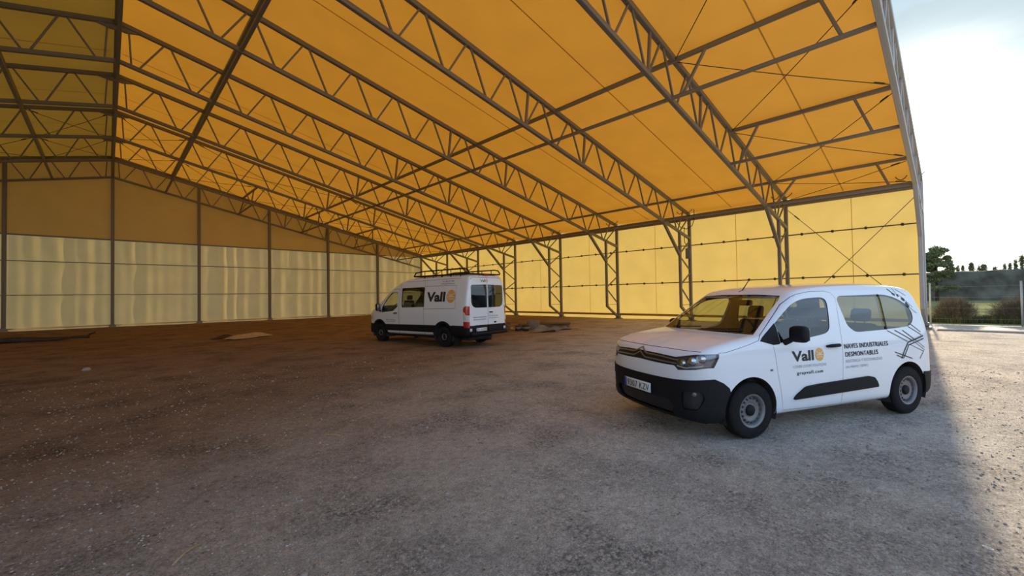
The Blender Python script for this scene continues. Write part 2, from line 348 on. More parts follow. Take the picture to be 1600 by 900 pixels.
def make_membranes():
    ceil = tag(empty('ceiling', (RX, 21, 6)), 'yellow orange membrane roof of the hall', 'roof', kind='structure')
    for sgn in (1, -1):
        for i in range(8):
            y0 = FY[i] + (.07 if i == 0 else 0); y1 = FY[i + 1] + (.14 if i == 7 else 0)
            us = np.linspace(0, HALF + .28, 29); ts = np.linspace(0, 1, 13)
            U, T = np.meshgrid(us, ts, indexing='ij')
            Z = 11.90 - SL * U + .13 - .07 * np.sin(np.pi * T) * np.clip(U * .5, 0, 1)
            # puckers where the cloth is pulled onto the frame
            Z += .012 * np.sin(U * 2 * np.pi / 1.757) * (np.exp(-T * 9) + np.exp(-(1 - T) * 9))
            P = np.dstack([sgn * U, y0 + (y1 - y0) * T - 21, Z - 6])
            if sgn < 0: P = P[::-1]
            grid_mesh('roof_panel', P, FAB, ceil)
            k = 6
            ym = y0 + (y1 - y0) * .52 - 21
            ps = [[(sgn * u, ym + d, 11.90 - SL * u + .045 - 6 - .0) for d in (-.02, .02)] for u in np.linspace(.2, HALF, 12)]
            grid_mesh('weld_seam', np.array(ps), SEAM, ceil)
    for side, sgn in (('right', 1), ('left', -1)):
        w = tag(empty('wall_' + side, (RX + sgn * (HALF + .28), 21, 0)), 'translucent yellow membrane wall on the %s long side' % side, 'wall', kind='structure')
        for i in range(8):
            y0, y1 = FY[i] + (.07 if i == 0 else 0), FY[i + 1] + (.2 if i == 7 else 0)
            zs = np.linspace(-.08, 6.36, 15); ts = np.linspace(0, 1, 11)
            Zg, T = np.meshgrid(zs, ts, indexing='ij')
            bulge = .05 * np.sin(np.pi * T) * np.sin(np.pi * np.clip(Zg / 6.3, 0, 1))
            P = np.dstack([sgn * bulge, y0 + (y1 - y0) * T - 21, Zg])
            if sgn < 0: P = P[::-1]
            grid_mesh('wall_panel', P, FABW, w)
            rbox('bottom_hem', (sgn * -.05 - .03, y0 - 21, .20), (sgn * -.05 + .03, y1 - 21, .34), HEM, w, .02, 1)
            ym = y0 + (y1 - y0) * (.5 if i % 2 else .47) - 21
            grid_mesh('weld_seam', np.array([[(-sgn * .012, ym + d, z) for d in (-.011, .011)] for z in np.linspace(.3, 6.2, 4)]), SEAM, w, False)
    back = tag(empty('wall_back', (RX, 41.30, 0)), 'gable end wall of tan membrane above cream sheets', 'wall', kind='structure')
    PX = [4.956 * i for i in range(-5, 6)]
    edges = [-HALF - .2] + PX[1:-1] + [HALF + .2] if False else PX
    edges = [-HALF - .28] + PX[1:-1] + [HALF + .28]
    for i in range(10):
        a, b = edges[i], edges[i + 1]
        us = np.linspace(a, b, 49)
        # lower cream sheet hanging in loose vertical folds
        zs = np.concatenate([np.linspace(-.15, 1.9, 12), np.linspace(2.0, 4.3, 12), np.linspace(4.45, 6.06, 9)])
        ph = rng.uniform(0, 6.28, 6); am = rng.uniform(.3, 1, 5)
        U, Zg = np.meshgrid(us, zs, indexing='ij')
        top = zt(0) - SL * np.abs(U) + .1
        Zc = np.minimum(Zg, top)
        f = (U - a) / (b - a)
        w_ = sum(am[k] * np.sin(2 * np.pi * f * (2.2 + 1.35 * k) + ph[k] + .35 * np.sin(Zg * (.7 + .2 * k))) for k in range(5))
        loose = np.abs(np.sin(np.pi * np.clip(f, 0, 1))) ** .5
        pin = .35 + .65 * np.abs(np.sin(np.pi * np.clip((Zg + .1) / 2.15, 0, 2.9)))
        Yd = .020 * w_ * loose * pin
        grid_mesh('wall_sheet', np.dstack([U, Yd, Zc])[:, ::-1], CREAM, back)
        if max(zt(a), zt(b)) > 6.3:
            us2 = np.linspace(a, b, 13); ts = np.linspace(0, 1, 9)
            U, T = np.meshgrid(us2, ts, indexing='ij')
            tp = np.maximum(zt(0) - SL * np.abs(U) + .12, 6.08)
            grid_mesh('gable_panel', np.dstack([U, .03 * np.sin(np.pi * T) * np.sin(np.pi * (U - a) / (b - a)) - .03, 6.02 + (tp - 6.02) * T])[:, ::-1], FABG, back)
        rbox('bottom_hem', (a, -.06, -.02), (b, .0, .07), CREAM, back, .02, 1)
make_membranes()

# ---------------------------------------------------------------- lattice portal frames
ORD = ['first', 'second', 'third', 'fourth', 'fifth', 'sixth', 'seventh', 'eighth', 'ninth']
def make_frame(i):
    ST = STEEL_SKYLIT if i == 0 else STEEL
    f = empty('lattice_frame', (RX, FY[i], 0))
    lab = 'steel lattice portal frame, %s from the open end' % ORD[i]
    if i == 0: lab = 'steel lattice portal frame at the open end against the sky'
    if i == 8: lab = 'steel lattice gable truss on top of the far end wall'
    tag(f, lab, 'truss frame', 'lattice frames of the hall')
    for s in (1, -1):
        bar('top_chord', (0, 0, zt(0)), (s * HALF, 0, zt(HALF)), .16, parent=f, m=ST)
        ub = HALF if i < 8 else HALF
        bar('bottom_chord', (0, 0, zb(0)), (s * ub, 0, zb(ub)), .14, parent=f, m=ST)
        tops = [1.41 + 1.757 * k for k in range(14)]; bots = [.5 + 1.757 * k for k in range(14)]
        for k in range(14):
            t, b = tops[k], bots[k]
            bar('web_bar', (s * (t - .07), 0, zt(t)), (s * (b + .07), 0, zb(b)), .06, parent=f, m=ST)
            if k < 13:
                b2 = bots[k + 1]
                bar('web_bar', (s * (t + .07), 0, zt(t)), (s * (b2 - .07), 0, zb(b2)), .06, parent=f, m=ST)
        for v in (11.22, 14.72):
            bar('web_post', (s * (v - .12), 0, zb(v)), (s * (v + .06), 0, zt(v)), .085, parent=f, m=ST)
        bar('web_bar', (s * .28, 0, zt(0)), (s * .36, 0, zb(0)), .06, parent=f, m=ST)
        # ridge gusset and column
        prism('ridge_gusset', [(0, zt(0) - .02), (s * .6, zt(.6)), (s * .6, zt(.6) - .09), (s * .22, zt(.22) - .26), (0, zt(0) - .28)], -.04, .04, STEEL, f)
        o, n = s * HALF, s * (HALF - 1.31)
        bar('column_leg', (o, 0, 0.02), (o, 0, 6.25), .16, parent=f, m=ST)
        if i < 8:
            bar('column_leg', (n, 0, .82), (n, 0, zb(23.62) + .05), .14, parent=f, m=ST)
            bar('column_foot_strut', (n, 0, .86), (o, 0, .08), .13, parent=f, m=ST)
            bar('knee_brace', (s * 21.65, 0, zb(21.65)), (n, 0, 3.78), .14, parent=f, m=ST)
            for a, b in (((n, 3.9), (o, 4.75)), ((n, 3.75), (o, 2.95)), ((o, 2.85), (n, 2.1)), ((n, 2.0), (o, .98)), ((n, zb(23.62)), (o, zt(HALF) - .1))):
                bar('column_web_bar', (a[0], 0, a[1]), (b[0], 0, b[1]), .065, parent=f, m=ST)
            bar('column_tie', (n, 0, .95), (o, 0, .95), .03, parent=f, m=ST)
        rbox('base_plate', (o - .2, -.2, -.10), (o + .2, .2, .03), STEEL, f, .01, 1)
        rbox('foot_shoe', (o - .13, -.13, .03), (o + .13, .13, .22), STEEL, f, .02, 1)
    return f
for i in range(9): make_frame(i)

# ---------------------------------------------------------------- purlins, eave beams
def purlin(label, ut, ub, spans, full_bottom=True, w=.12, struts=(0, 7), dzt=-.02, dzb=0):
    """top bar at chord height, lower bar at the lower chord, slanted struts in the braced end bays"""
    y0, y1 = FY[spans[0]], FY[spans[1]]
    p = tag(empty('purlin', (RX + ut, y0, 0)), label, 'purlin', 'purlins of the hall')
    bar('top_bar', (0, 0, zt(ut) + dzt), (0, y1 - y0, zt(ut) + dzt), w, parent=p, ref=(0, 0, 1), h=w * 1.1)
    if full_bottom:
        bar('lower_bar', (ub - ut, 0, zb(ub) + dzb), (ub - ut, y1 - y0, zb(ub) + dzb), w * .85, parent=p, ref=(0, 0, 1))
    for b in struts:
        if spans[0] <= b < spans[1]:
            a = FY[b] - y0
            for yt, yb in ((1.18, .70), (4.0, 4.6)):
                bar('strut', (0, a + yt, zt(ut) + dzt), (ub - ut, a + yb, zb(ub) + dzb), .08, parent=p)
    return p
ridge = tag(empty('ridge_purlin', (RX, FY[0], 0)), 'ridge purlin running along the peak of the roof', 'purlin', 'purlins of the hall')
bar('top_bar', (0, 0, zt(0) - .06), (0, 40, zt(0) - .06), .2, parent=ridge, ref=(0, 0, 1))
bar('lower_bar', (0, 0, zb(0)), (0, 40, zb(0)), .11, parent=ridge, ref=(0, 0, 1))
for s, sd in ((1, 'right'), (-1, 'left')):
    purlin('double purlin beside the ridge on the %s roof slope' % sd, s * 3.28, s * 2.9, (0, 8), w=.13, struts=())
    purlin('double purlin halfway down the %s roof slope' % sd, s * 12.78, s * 12.45, (0, 8))
    purlin('lowest purlin pair above the %s eave' % sd, s * 22.6, s * 21.75, (0, 8), w=.11)
    for sp, nm in (((0, 1), 'the open end bay'), ((7, 8), 'the far gable bay')):
        purlin('short strutted purlin in %s, upper %s slope' % (nm, sd), s * 7.9, s * 7.6, sp)
        purlin('short strutted purlin in %s, lower %s slope' % (nm, sd), s * 17.5, s * 17.25, sp)
    e = tag(empty('eave_beam', (RX + s * HALF, FY[0], 0)), 'double eave beam along the top of the %s wall' % sd, 'beam')
    for dx, z, w in ((0, 6.22, .13), (-.06, 5.99, .11), (.1, 6.1, .05)):
        bar('beam_bar', (s * dx, 0, z), (s * dx, 40, z), w, STEEL, e, ref=(0, 0, 1))

# ---------------------------------------------------------------- bracing cables
def cable(a, b, label, group):
    (ua, ya), (ub, yb) = a, b
    pa = Vector((RX + ua, ya, zt(ua) - .06)); pb = Vector((RX + ub, yb, zt(ub) - .06))
    mid = (pa + pb) / 2
    o = empty('bracing_cable', pa); tag(o, label, 'cable', group)
    n = 7; P = []
    for k in range(n):
        t = k / (n - 1); q = (pb - pa) * t; q.z -= .05 * math.sin(math.pi * t); P.append(q)
    tube('wire', P, .014, CABLE, o, 5)
    d = (pb - pa).normalized()
    tube('turnbuckle', [d * .5, d * .55, d * .8, d * .85], [.014, .03, .03, .014], CABLE, o, 6)
LV = [0, 3.28, 7.9, 12.78, 17.5, 22.6, 24.9]
NM = ['ridge', 'top purlin', 'upper purlin', 'middle purlin', 'lower purlin', 'lowest purlin', 'eave']
for b, nm in ((0, 'the open end bay'), (7, 'the far gable bay')):
    for s, sd in ((1, 'right'), (-1, 'left')):
        for k in range(6):
            if s < 0 and (b == 0 or k > 1): continue
            for (p, q, w) in ((k, k + 1, 'falling away from the camera'), (k + 1, k, 'rising away from the camera')):
                cable((s * LV[p], FY[b]), (s * LV[q], FY[b + 1]), 'bracing cable from %s to %s in %s, %s slope' % (NM[p], NM[q], nm, sd), 'roof bracing cables')
for s, sd, lv in ((1, 'right', (0, 1, 3, 5)), (-1, 'left', (0, 1))):
    for a, c in zip(lv[:-1], lv[1:]):
        for p, q in ((a, c), (c, a)):
            cable((s * LV[p], FY[6]), (s * LV[q], FY[7]), 'bracing cable from %s to %s, second bay from the gable, %s slope' % (NM[p], NM[q], sd), 'roof bracing cables')
for nm, z0, z1 in (('rising towards the open end', 0.35, 5.85), ('falling towards the open end', 5.85, .35)):
    o = tag(empty('bracing_cable', (RX + HALF + .1, FY[1], 0)), 'crossed wall cable in the end bay behind the compact van, %s' % nm, 'cable', 'wall bracing cables')
    tube('wire', [(0, 0, z0), (0, -2.5, (z0 + z1) / 2 - .03), (0, -5, z1)], .014, CABLE, o, 5)
    s_ = 1 if z1 > z0 else -1
    d = Vector((0, -5, z1 - z0)).normalized()
    tube('turnbuckle', [Vector((0, 0, z0)) + d * t for t in (.5, .55, .8, .85)], [.014, .03, .03, .014], CABLE, o, 6)

# ---------------------------------------------------------------- wall rails and gable posts
for s, sd in ((1, 'right'), (-1, 'left')):
    for z, nm in ((4.49, 'upper'), (2.29, 'lower')):
        g = tag(empty('wall_rail', (RX + s * (HALF + .17), FY[0], z)), '%s thin rail clamped along the %s membrane wall' % (nm, sd), 'rail', 'side wall rails')
        tube('pipe', [(0, 40 * k / 10, .012 * math.sin(k * 2.1)) for k in range(11)], .03, CABLE, g, 6)
        if s > 0:
            base = None
            for k in range(32):
                if base is None: base = rbox('clamp', (-.05, -.05, -.06), (.05, .05, .07), CABLE, g, .02, 1); c = base
                else: c = link('clamp', base.data, g)
                c.location = (0, .62 + k * 1.25, 0)
POST_N = {0: 'ridge gable post in the middle of the far wall', 1: 'first gable post right of the ridge post', 2: 'second gable post right of the ridge post', 3: 'third gable post right of the ridge post', 4: 'fourth gable post right of the ridge, left of the parked minibus',
          -1: 'first gable post left of the ridge post, at the picture edge', -2: 'second gable post left of the ridge post', -3: 'third gable post left of the ridge post', -4: 'fourth gable post left of the ridge post'}
for k in range(-4, 5):
    u = 4.956 * k
    o = tag(empty('gable_post', (RX + u, 41.12, 0)), POST_N[k], 'post', 'gable posts')
    top = zt(u) - .05 if k else zt(0) - .3
    bar('post_web', (0, .02, -.1), (0, .02, top), .05, parent=o, h=.18)
    bar('flange', (0, -.08, -.1), (0, -.08, top), .19, parent=o, h=.025)
    bar('flange', (0, .11, -.1), (0, .11, top), .19, parent=o, h=.025)
    rbox('base_plate', (-.22, -.3, -.16), (.22, .2, -.08), CONC, o, .02, 1)
    prism('foot_gusset', [(-.2, -.08), (.2, -.08), (.1, .12), (-.1, .12)], -.1, -.085, STEEL, o)
for z, nm, w in ((6.03, 'top', .09), (4.36, 'middle', .055), (2.17, 'bottom', .05)):
    umax = min(HALF, (zb(0) - z) / SL + 1.0)
    g = tag(empty('gable_rail', (RX, 41.16, z)), '%s horizontal rail across the gable wall' % nm, 'rail', 'gable rails')
    bar('rail_bar', (-umax, 0, 0), (umax, 0, 0), w, STEEL, g, ref=(0, 0, 1))
# ---------------------------------------------------------------- outside: apron, fence, field, bank, trees
FIELD = mat('field_grass', (.26, .25, .11), 1, 0, .35, .35, .2, 0, 0)
BANKM = mat('bank_scrub', (.11, .105, .075), .95, 0, .55, .5, .6, 0, .1)
LEAFP = mat('pine_needles', (.17, .19, .08), .9, 0, .35, 1.5)
LEAFC = mat('tree_leaves', (.15, .16, .08), .9, 0, .35, 1.5)
BARK = mat('bark', (.07, .05, .035), .95, 0, .3, 8)
DRY = mat('dry_twigs', (.15, .12, .08), .95, 0, .35, 3)
WEED = mat('green_weeds', (.085, .10, .035), .95, 0, .35, 3)
FENCEM = mat('fence_metal', (.42, .41, .38), .55, .3, .12, 6)

def make_outside():
    xs = np.concatenate([np.arange(28.6, 60, 2.2), np.arange(60, 420, 30)]); ys = np.concatenate([np.arange(-300, -40, 30), np.arange(-40, 40, 4), np.arange(40, 320, 30)])
    X, Y = np.meshgrid(xs, ys, indexing='ij')
    tag(grid_mesh('field', np.dstack([X, Y, -.04 - .12 * sstep((X - 28.6) / 12) + .10 * np.sin(X * .4) * np.sin(Y * .3) * (X > 31) * (X < 70)]), FIELD), 'pale green field beyond the fence', 'field', kind='structure')
    tag(rbox('concrete_apron', (24.3, -14, -.10), (27.4, .75, -.045), CONC, None, .01, 1), 'pale concrete apron strip beside the open end', 'pavement', kind='structure')
    # scrub covered bank, turning behind the yard
    path = [(98, 60), (98, 20), (98, 4), (98, -6), (97, -20), (92, -38), (75, -52), (50, -58), (20, -60), (-20, -60), (-60, -58), (-95, -50)]
    P = []
    n = 110
    seg = np.linspace(0, len(path) - 1, n)
    for t in seg:
        i = min(int(t), len(path) - 2); f = t - i
        c = np.array(path[i]) * (1 - f) + np.array(path[i + 1]) * f
        d = np.array(path[i + 1]) - np.array(path[i]); d = d / np.linalg.norm(d); nr = np.array([-d[1], d[0]])   # to the outside
        if nr @ (c - np.array([20, 5])) < 0: nr = -nr
        row = []
        for w, z in ((-3, -.4), (-2.2, .8), (-1.2, 2.5), (-.5, 3.7), (0, 4.35), (2, 4.5), (6, 4.1), (9, 0)):
            j = rng.normal(0, .06, 2)
            row.append((c[0] + nr[0] * (w + j[0]), c[1] + nr[1] * (w + j[0]), z + j[1] * (z > 0)))
        P.append(row)
    tag(grid_mesh('hedge_bank', np.array(P), BANKM, None, True), 'dark scrub covered bank behind the field', 'bank', kind='structure')

def twigs(name, n, fn, m, parent):
    V = []; F = []
    for _ in range(n):
        a, b, w = fn(); a = Vector(a); b = Vector(b); d = (b - a); s = d.cross(Vector(rng.normal(size=3)))
        if s.length < 1e-6: continue
        s = s.normalized() * w; c = len(V)
        V += [a - s, a + s, b + s * .4, b - s * .4]; F.append((c, c + 1, c + 2, c + 3))
    return mesh(name, V, F, m, parent)

def bush(x, y, rx, ry, h, n, label, m=None, green=.3):
    o = tag(empty('dry_bush', (x, y, -.08)), label, 'bush', 'bushes along the fence')
    def f():
        a = rng.uniform(0, 6.283); e = rng.uniform(.05, 1) ** .6; r = rng.uniform(.35, 1.0)
        dx, dy, dz = math.cos(a) * math.sqrt(1 - e * e), math.sin(a) * math.sqrt(1 - e * e), e
        t = Vector((dx * rx * r, dy * ry * r, dz * h * r)); k = Vector(rng.normal(0, .09, 3)) * h
        return t * .72 + k, t + k * .5, .003 + .003 * rng.random()
    twigs('twigs', n, f, m or DRY, o)
    def g():
        a = rng.uniform(0, 6.283); r = math.sqrt(rng.random()); q = Vector((math.cos(a) * r * rx, math.sin(a) * r * ry, 0))
        return q, q + Vector((rng.normal(0, .05), rng.normal(0, .05), h * green * rng.uniform(.4, 1))), .012
    twigs('weeds', n // 3, g, WEED, o)
    for k in range(5):
        a = rng.uniform(0, 6.283)
        tube('stem', [(0, 0, 0), (math.cos(a) * rx * .25, math.sin(a) * ry * .25, h * .4), (math.cos(a) * rx * .5, math.sin(a) * ry * .5, h * .75)], [.02, .014, .006], BARK, o, 5)

def tree(x, y, h, spread, label, kind, n=900, base=.3):
    o = tag(empty('tree', (x, y, -.2)), label, 'tree', 'trees on the horizon')
    tube('trunk', [(0, 0, 0), (.1 * spread * .2, 0, h * .45), (0, 0, h * .9)], [h * .022 + .05, h * .016 + .03, .03], BARK, o, 7)
    blobs = []
    if kind == 'pine':
        for k in range(55):
            a = rng.uniform(0, 6.283); z = rng.uniform(base, .96); r = spread * (.75 if z < .6 else .75 - 1.1 * (z - .6)) * rng.uniform(.2, .85)
            blobs.append((Vector((math.cos(a) * r, math.sin(a) * r, z * h)), spread * rng.uniform(.16, .30), h * .045))
        blobs.append((Vector((0, 0, h * .93)), spread * .28, h * .06))
    elif kind == 'cypress':
        for k in range(7):
            z = .15 + .8 * k / 7; blobs.append((Vector((0, 0, z * h)), spread * (1 - .8 * k / 7) + .05, h * .11))
    else:
        for k in range(9):
            a = rng.uniform(0, 6.283); z = rng.uniform(base + .05, .9); r = spread * rng.uniform(0, .6)
            blobs.append((Vector((math.cos(a) * r, math.sin(a) * r, z * h)), spread * rng.uniform(.3, .5), h * .13))
    for c, r, _ in blobs[:8]:
        if kind != 'cypress': tube('branch', [(0, 0, c.z * .75), tuple(c * .6 + Vector((0, 0, c.z * .36))), tuple(c)], [.05 + h * .006, .04, .015], BARK, o, 5)
    s = h * (.010 if kind == 'pine' else .014)
    def f():
        c, r, rz = blobs[int(rng.integers(len(blobs)))]
        d = Vector(rng.normal(size=3)).normalized(); q = c + Vector((d.x * r, d.y * r, d.z * rz)) * rng.uniform(.55, 1.05)
        e = Vector(rng.normal(size=3)).normalized() * s * rng.uniform(.8, 1.8)
        return q - e, q + e, s * rng.uniform(.35, .8)
    fo = twigs('foliage', n, f, LEAFP if kind == 'pine' else LEAFC, o); fo['kind'] = 'stuff'
make_outside()
tree(92, 2.7, 8.6, 3.0, 'large spreading pine above the bank beside the hall corner', 'pine', 21000, .22)
SKYT = [(112, 1.15, 7.0, .5, 'cypress', 'first slim dark cypress right of the large pine'), (112, .45, 6.6, .5, 'cypress', 'second slim cypress right of the large pine'), (113, -.15, 6.6, .45, 'cypress', 'third slim cypress right of the large pine'),
        (112, -1.1, 6.5, .8, 'round', 'small round tree just right of the cypresses'), (112, -2.1, 6.9, .85, 'round', 'taller round tree in the middle of the skyline'), (113, -2.8, 6.6, .6, 'round', 'small tree touching the taller round tree'),
        (112, -4.0, 6.2, .7, 'round', 'lone low tree on the open skyline'), (112, -5.1, 6.5, .4, 'cypress', 'left one of the two slim cypresses near the right edge'), (112, -5.7, 6.6, .4, 'cypress', 'right one of the two slim cypresses near the right edge'), (113, -6.4, 7.2, .5, 'cypress', 'tall slim tree near the right picture edge'),
        (113, -7.1, 7.4, .75, 'round', 'tallest leafy tree near the right picture edge'), (112, -8.6, 6.0, .7, 'round', 'low tree cut by the right picture edge')]
for x, y, h, sp, kd, lb in SKYT: tree(x, y, h, sp, lb, kd, 1100)
bush(30.6, .30, .9, 1.05, 1.42, 9000, 'rounded brown dry bush behind the nearer fence post', green=.28)
bush(30.9, -1.85, 1.0, 1.35, 1.42, 9000, 'spiky brown dry bush beside the far right fence post', green=.3)
bush(31.0, -4.0, 1.2, 1.3, 1.45, 5000, 'dry bush beyond the right picture edge', green=.3)
bush(30.4, 1.45, .7, .5, .62, 900, 'low dry weeds at the foot of the hall corner', green=.6)
def fence():
    ys = [1.08 - 2.83 * k for k in range(0, 6)]
    for k, y in enumerate(ys):
        o = tag(empty('fence_post', (28.62, y, -.06)), (('slim grey fence post right of the hall corner', 'slim grey fence post at the right picture edge', 'first fence post beyond the right picture edge', 'second fence post beyond the right picture edge', 'third fence post beyond the right picture edge', 'fourth fence post beyond the right picture edge')[k]), 'fence post', 'fence posts')
        tube('post_tube', [(0, 0, 0), (.0, .01 * (k % 3 - 1), 1.96)], .035, FENCEM, o, 8)
        rbox('post_cap', (-.042, -.042, 1.955), (.042, .042, 1.985), FENCEM, o, .012, 1)
    for z, nm in ((1.80, 'top'), (1.30, 'second'), (.80, 'third'), (.30, 'bottom')):
        tag(tube('fence_wire', [(28.60, ys[0] + (ys[-1] - ys[0]) * t, z - .06 - .02 * math.sin(t * 5 * math.pi) ** 2) for t in np.linspace(0, 1, 29)], .0022, FENCEM, None, 4), '%s strand of fence wire beyond the apron' % nm, 'wire', 'fence wires')
fence()
# ---------------------------------------------------------------- box, cables and strap ends on the right wall
def gz(x, y): return float(ground_z(x, y))
def electric():
    o = tag(empty('junction_box', (24.98, 11.08, 3.66)), 'grey electrical box on the third frame column', 'box')
    rbox('box_body', (-.12, -.16, 0), (.02, .16, .62), GREYBOX, o, .02, 2)
    rbox('box_lid', (-.15, -.14, .03), (-.115, .14, .59), GREYBOX, o, .015, 2)
    tube('conduit', [(-.05, .05, .62), (-.05, .10, .80), (-.05, .22, 1.0), (-.05, .24, 1.5), (-.05, .2, 1.9)], .02, DARKIN, o, 6)
    tag(tube('hanging_cable', [(24.75, 11.75, 6.15), (24.75, 11.68, 5.9), (24.75, 11.45, 5.55), (24.75, 11.1, 5.4), (24.75, 10.75, 5.55), (24.75, 10.62, 5.9), (24.75, 10.62, 6.35), (24.75, 10.62, 6.5)], .022, DBLACK, None, 8), 'black cable loop hanging at the third frame under the eave', 'cable')
electric()
for i in range(7):
    y = FY[i] + (.25 if i == 0 else 0)
    for d, k in ((-.35, 0), (.42, 1)):
        p = [(24.7 + .02 * t, y + d * (.3 + .9 * t), 6.33 + (.16 * (2 * t - 1) ** 2 if k else .20 * t * t)) for t in np.linspace(0, 1, 9)]
        tag(tube('strap_end', p, .018, DBLACK, None, 6), 'loose black strap end curling at the eave, %s side of the %s frame' % (('near', 'far')[k], ORD[i]), 'strap', 'strap ends at the eave')

# ---------------------------------------------------------------- things lying on the ground
def sheet(name, cx, cy, w, d, h, m, label, cat, seed=1, rz=0., group=None, base=.02):
    """crumpled sheet lying on the ground"""
    r = np.random.default_rng(seed); n = 15
    u, v = np.meshgrid(np.linspace(-1, 1, n), np.linspace(-1, 1, n), indexing='ij')
    z = np.zeros_like(u)
    for k in range(7):
        a, b, c = r.normal(0, 2.6, 3); z += r.uniform(.2, 1) * np.sin(a * u + b * v + c)
    z = (z - z.min()) / (z.max() - z.min()); edge = np.clip(1 - np.maximum(abs(u), abs(v)) ** 3, 0, 1)
    z = z ** 1.5 * (.25 + .75 * edge)
    ou = u * (1 + .18 * np.sin(3 * v + seed)) + .15 * np.sin(2 * v); ov = v * (1 + .2 * np.sin(2.3 * u + seed * 2))
    x, y = ou * w / 2, ov * d / 2
    X = cx + x * math.cos(rz) - y * math.sin(rz); Y = cy + x * math.sin(rz) + y * math.cos(rz)
    o = grid_mesh(name, np.dstack([X, Y, ground_z(X, Y) + base + z * h]), m, None, True)
    md = o.modifiers.new('thickness', 'SOLIDIFY'); md.thickness = .012; md.offset = 1
    return tag(o, label, cat, group)
def block(name, x, y, sx, sy, sz, rz, m, label, cat, z=0., tilt=0., group=None):
    o = rbox(name, (-sx / 2, -sy / 2, 0), (sx / 2, sy / 2, sz), m, None, .012, 1)
    o.location = (x, y, gz(x, y) + z); o.rotation_euler = (tilt, 0, rz)
    return tag(o, label, cat, group)
R45 = math.radians(-43)
G = 'scrap pile by the wall'
# stacked timber blocks just behind the minibus
for k, (w, nm) in enumerate(((.46, 'bottom'), (.40, 'middle'), (.44, 'top'))):
    p = empty('timber_pallet', (13.95, 15.2, gz(13.95, 15.2) + k * .17), R45 + .1 * k)
    tag(p, '%s dark timber pallet of the small stack behind the minibus' % nm, 'pallet', 'small pallet stack')
    for q in (-.18, 0, .18): rbox('bearer', (-w / 2, q - .035, 0), (w / 2, q + .035, .09), WOOD, p, .005, 1)
    for q in range(4): rbox('deck_board', (-w / 2 + q * w / 4 + .005, -.22, .092), (-w / 2 + (q + 1) * w / 4 - .015, .22, .118), WOOD, p, .004, 1)
sheet('plastic_scrap', 14.75, 15.55, .32, .26, .2, BEIGE, 'pale torn scrap leaning between pallet stack and pile', 'scrap', 3, .4)
for k, (x, y, s, lb) in enumerate(((14.62, 15.02, .30, 'left rusty drum fitting of the scrap pile'), (14.85, 14.72, .34, 'right rusty drum fitting of the scrap pile'))):
    o = tag(empty('metal_fitting', (x, y, gz(x, y)), .5 * k), lb, 'metal part', G)
    lathe('drum', [(.001, 0), (s * .42, 0), (s * .5, .03), (s * .5, s * .8), (s * .36, s * .9), (.001, s * .9)], DTARP, o, 18, 'z')
    lathe('ring', [(s * .5, .1), (s * .56, .12), (s * .56, .17), (s * .5, .19)], STEEL, o, 18, 'z')
    tube('handle', [(-s * .3, 0, s * .88), (-s * .2, 0, s * 1.15), (s * .2, 0, s * 1.15), (s * .3, 0, s * .88)], .014, STEEL, o, 6)
block('cardboard_box', 15.75, 15.05, .62, .34, .44, R45, CARD, 'upright grey cardboard box in the middle of the scrap pile', 'box', 0, 0, G)
block('cardboard_box', 15.25, 15.35, .36, .34, .32, R45 + .3, WOOD, 'dark brown box at the back of the scrap pile', 'box', 0, 0, G)
sheet('tarpaulin', 15.05, 13.62, 1.15, .75, .36, TARP, 'crumpled grey tarpaulin spilling over the front of the scrap pile', 'tarpaulin', 5, R45, G)
sheet('tarpaulin', 16.35, 13.75, .95, .7, .22, CARD, 'flat grey sheet at the right of the scrap pile', 'tarpaulin', 8, R45, G)
for k, (x, y, a, z, lb) in enumerate(((16.9, 14.75, .1, .0, 'lower'), (16.95, 14.72, .22, .10, 'middle'), (16.85, 14.65, -.02, .20, 'upper'))):
    block('plank', x, y, 1.7, .17, .085, R45 + a, WOOD, '%s reddish plank stacked behind the right end of the scrap pile' % lb, 'plank', z, 0, G)
sheet('paper_scrap', 17.1, 13.35, .34, .2, .06, BEIGE, 'small pale scrap at the right tip of the pile', 'scrap', 11, .2, G)
sheet('beige_sheet', 4.75, 22.6, 1.9, .75, .2, BEIGE, 'crumpled beige sheet lying on the dirt left of the minibus', 'sheet', 14, .35)
sheet('dark_sheet', 3.95, 23.2, 1.0, .6, .16, DTARP, 'dark sheet lying under the beige sheet', 'sheet', 15, .1)
o = tag(empty('rolled_tarpaulin', (-2.0, 28.6, gz(-2, 28.6)), math.radians(2)), 'long dark rolled tarpaulin on the ground near the left picture edge', 'tarpaulin')
tube('roll', [(-1.7 + 3.1 * t, .12 * math.sin(5 * t), .10 + .03 * math.sin(9 * t)) for t in np.linspace(0, 1, 15)], [.06 + .09 * math.sin(math.pi * min(1, t * 1.2 + .08)) for t in np.linspace(0, 1, 15)], DTARP, o, 10)
tube('rope_tie', [(1.3, .2, .1), (1.45, .15, .24), (1.6, .1, .3)], .04, DTARP, o, 6)
tube('rope_tie', [(-1.5, .0, .12), (-1.75, .05, .2), (-1.85, .1, .36)], .03, DTARP, o, 6)
def stone(x, y, s, seed, label):
    bm = bmesh.new(); bmesh.ops.create_icosphere(bm, subdivisions=2, radius=s); r = np.random.default_rng(seed)
    k = r.normal(size=(4, 3))
    for v in bm.verts:
        f = 1 + .22 * sum(math.sin(float(k[q] @ np.array(v.co)) / s * 1.4 + q) for q in range(4)) / 2; v.co *= f; v.co.z *= .62
    me = bpy.data.meshes.new('stone'); bm.to_mesh(me); bm.free(); me.materials.append(STONE); me.shade_smooth()
    o = link('stone', me); o.location = (x, y, gz(x, y) + s * .35); tag(o, label, 'stone', 'loose stones')
stone(-.38, 15.25, .085, 2, 'pale stone alone on the dirt at the far left')
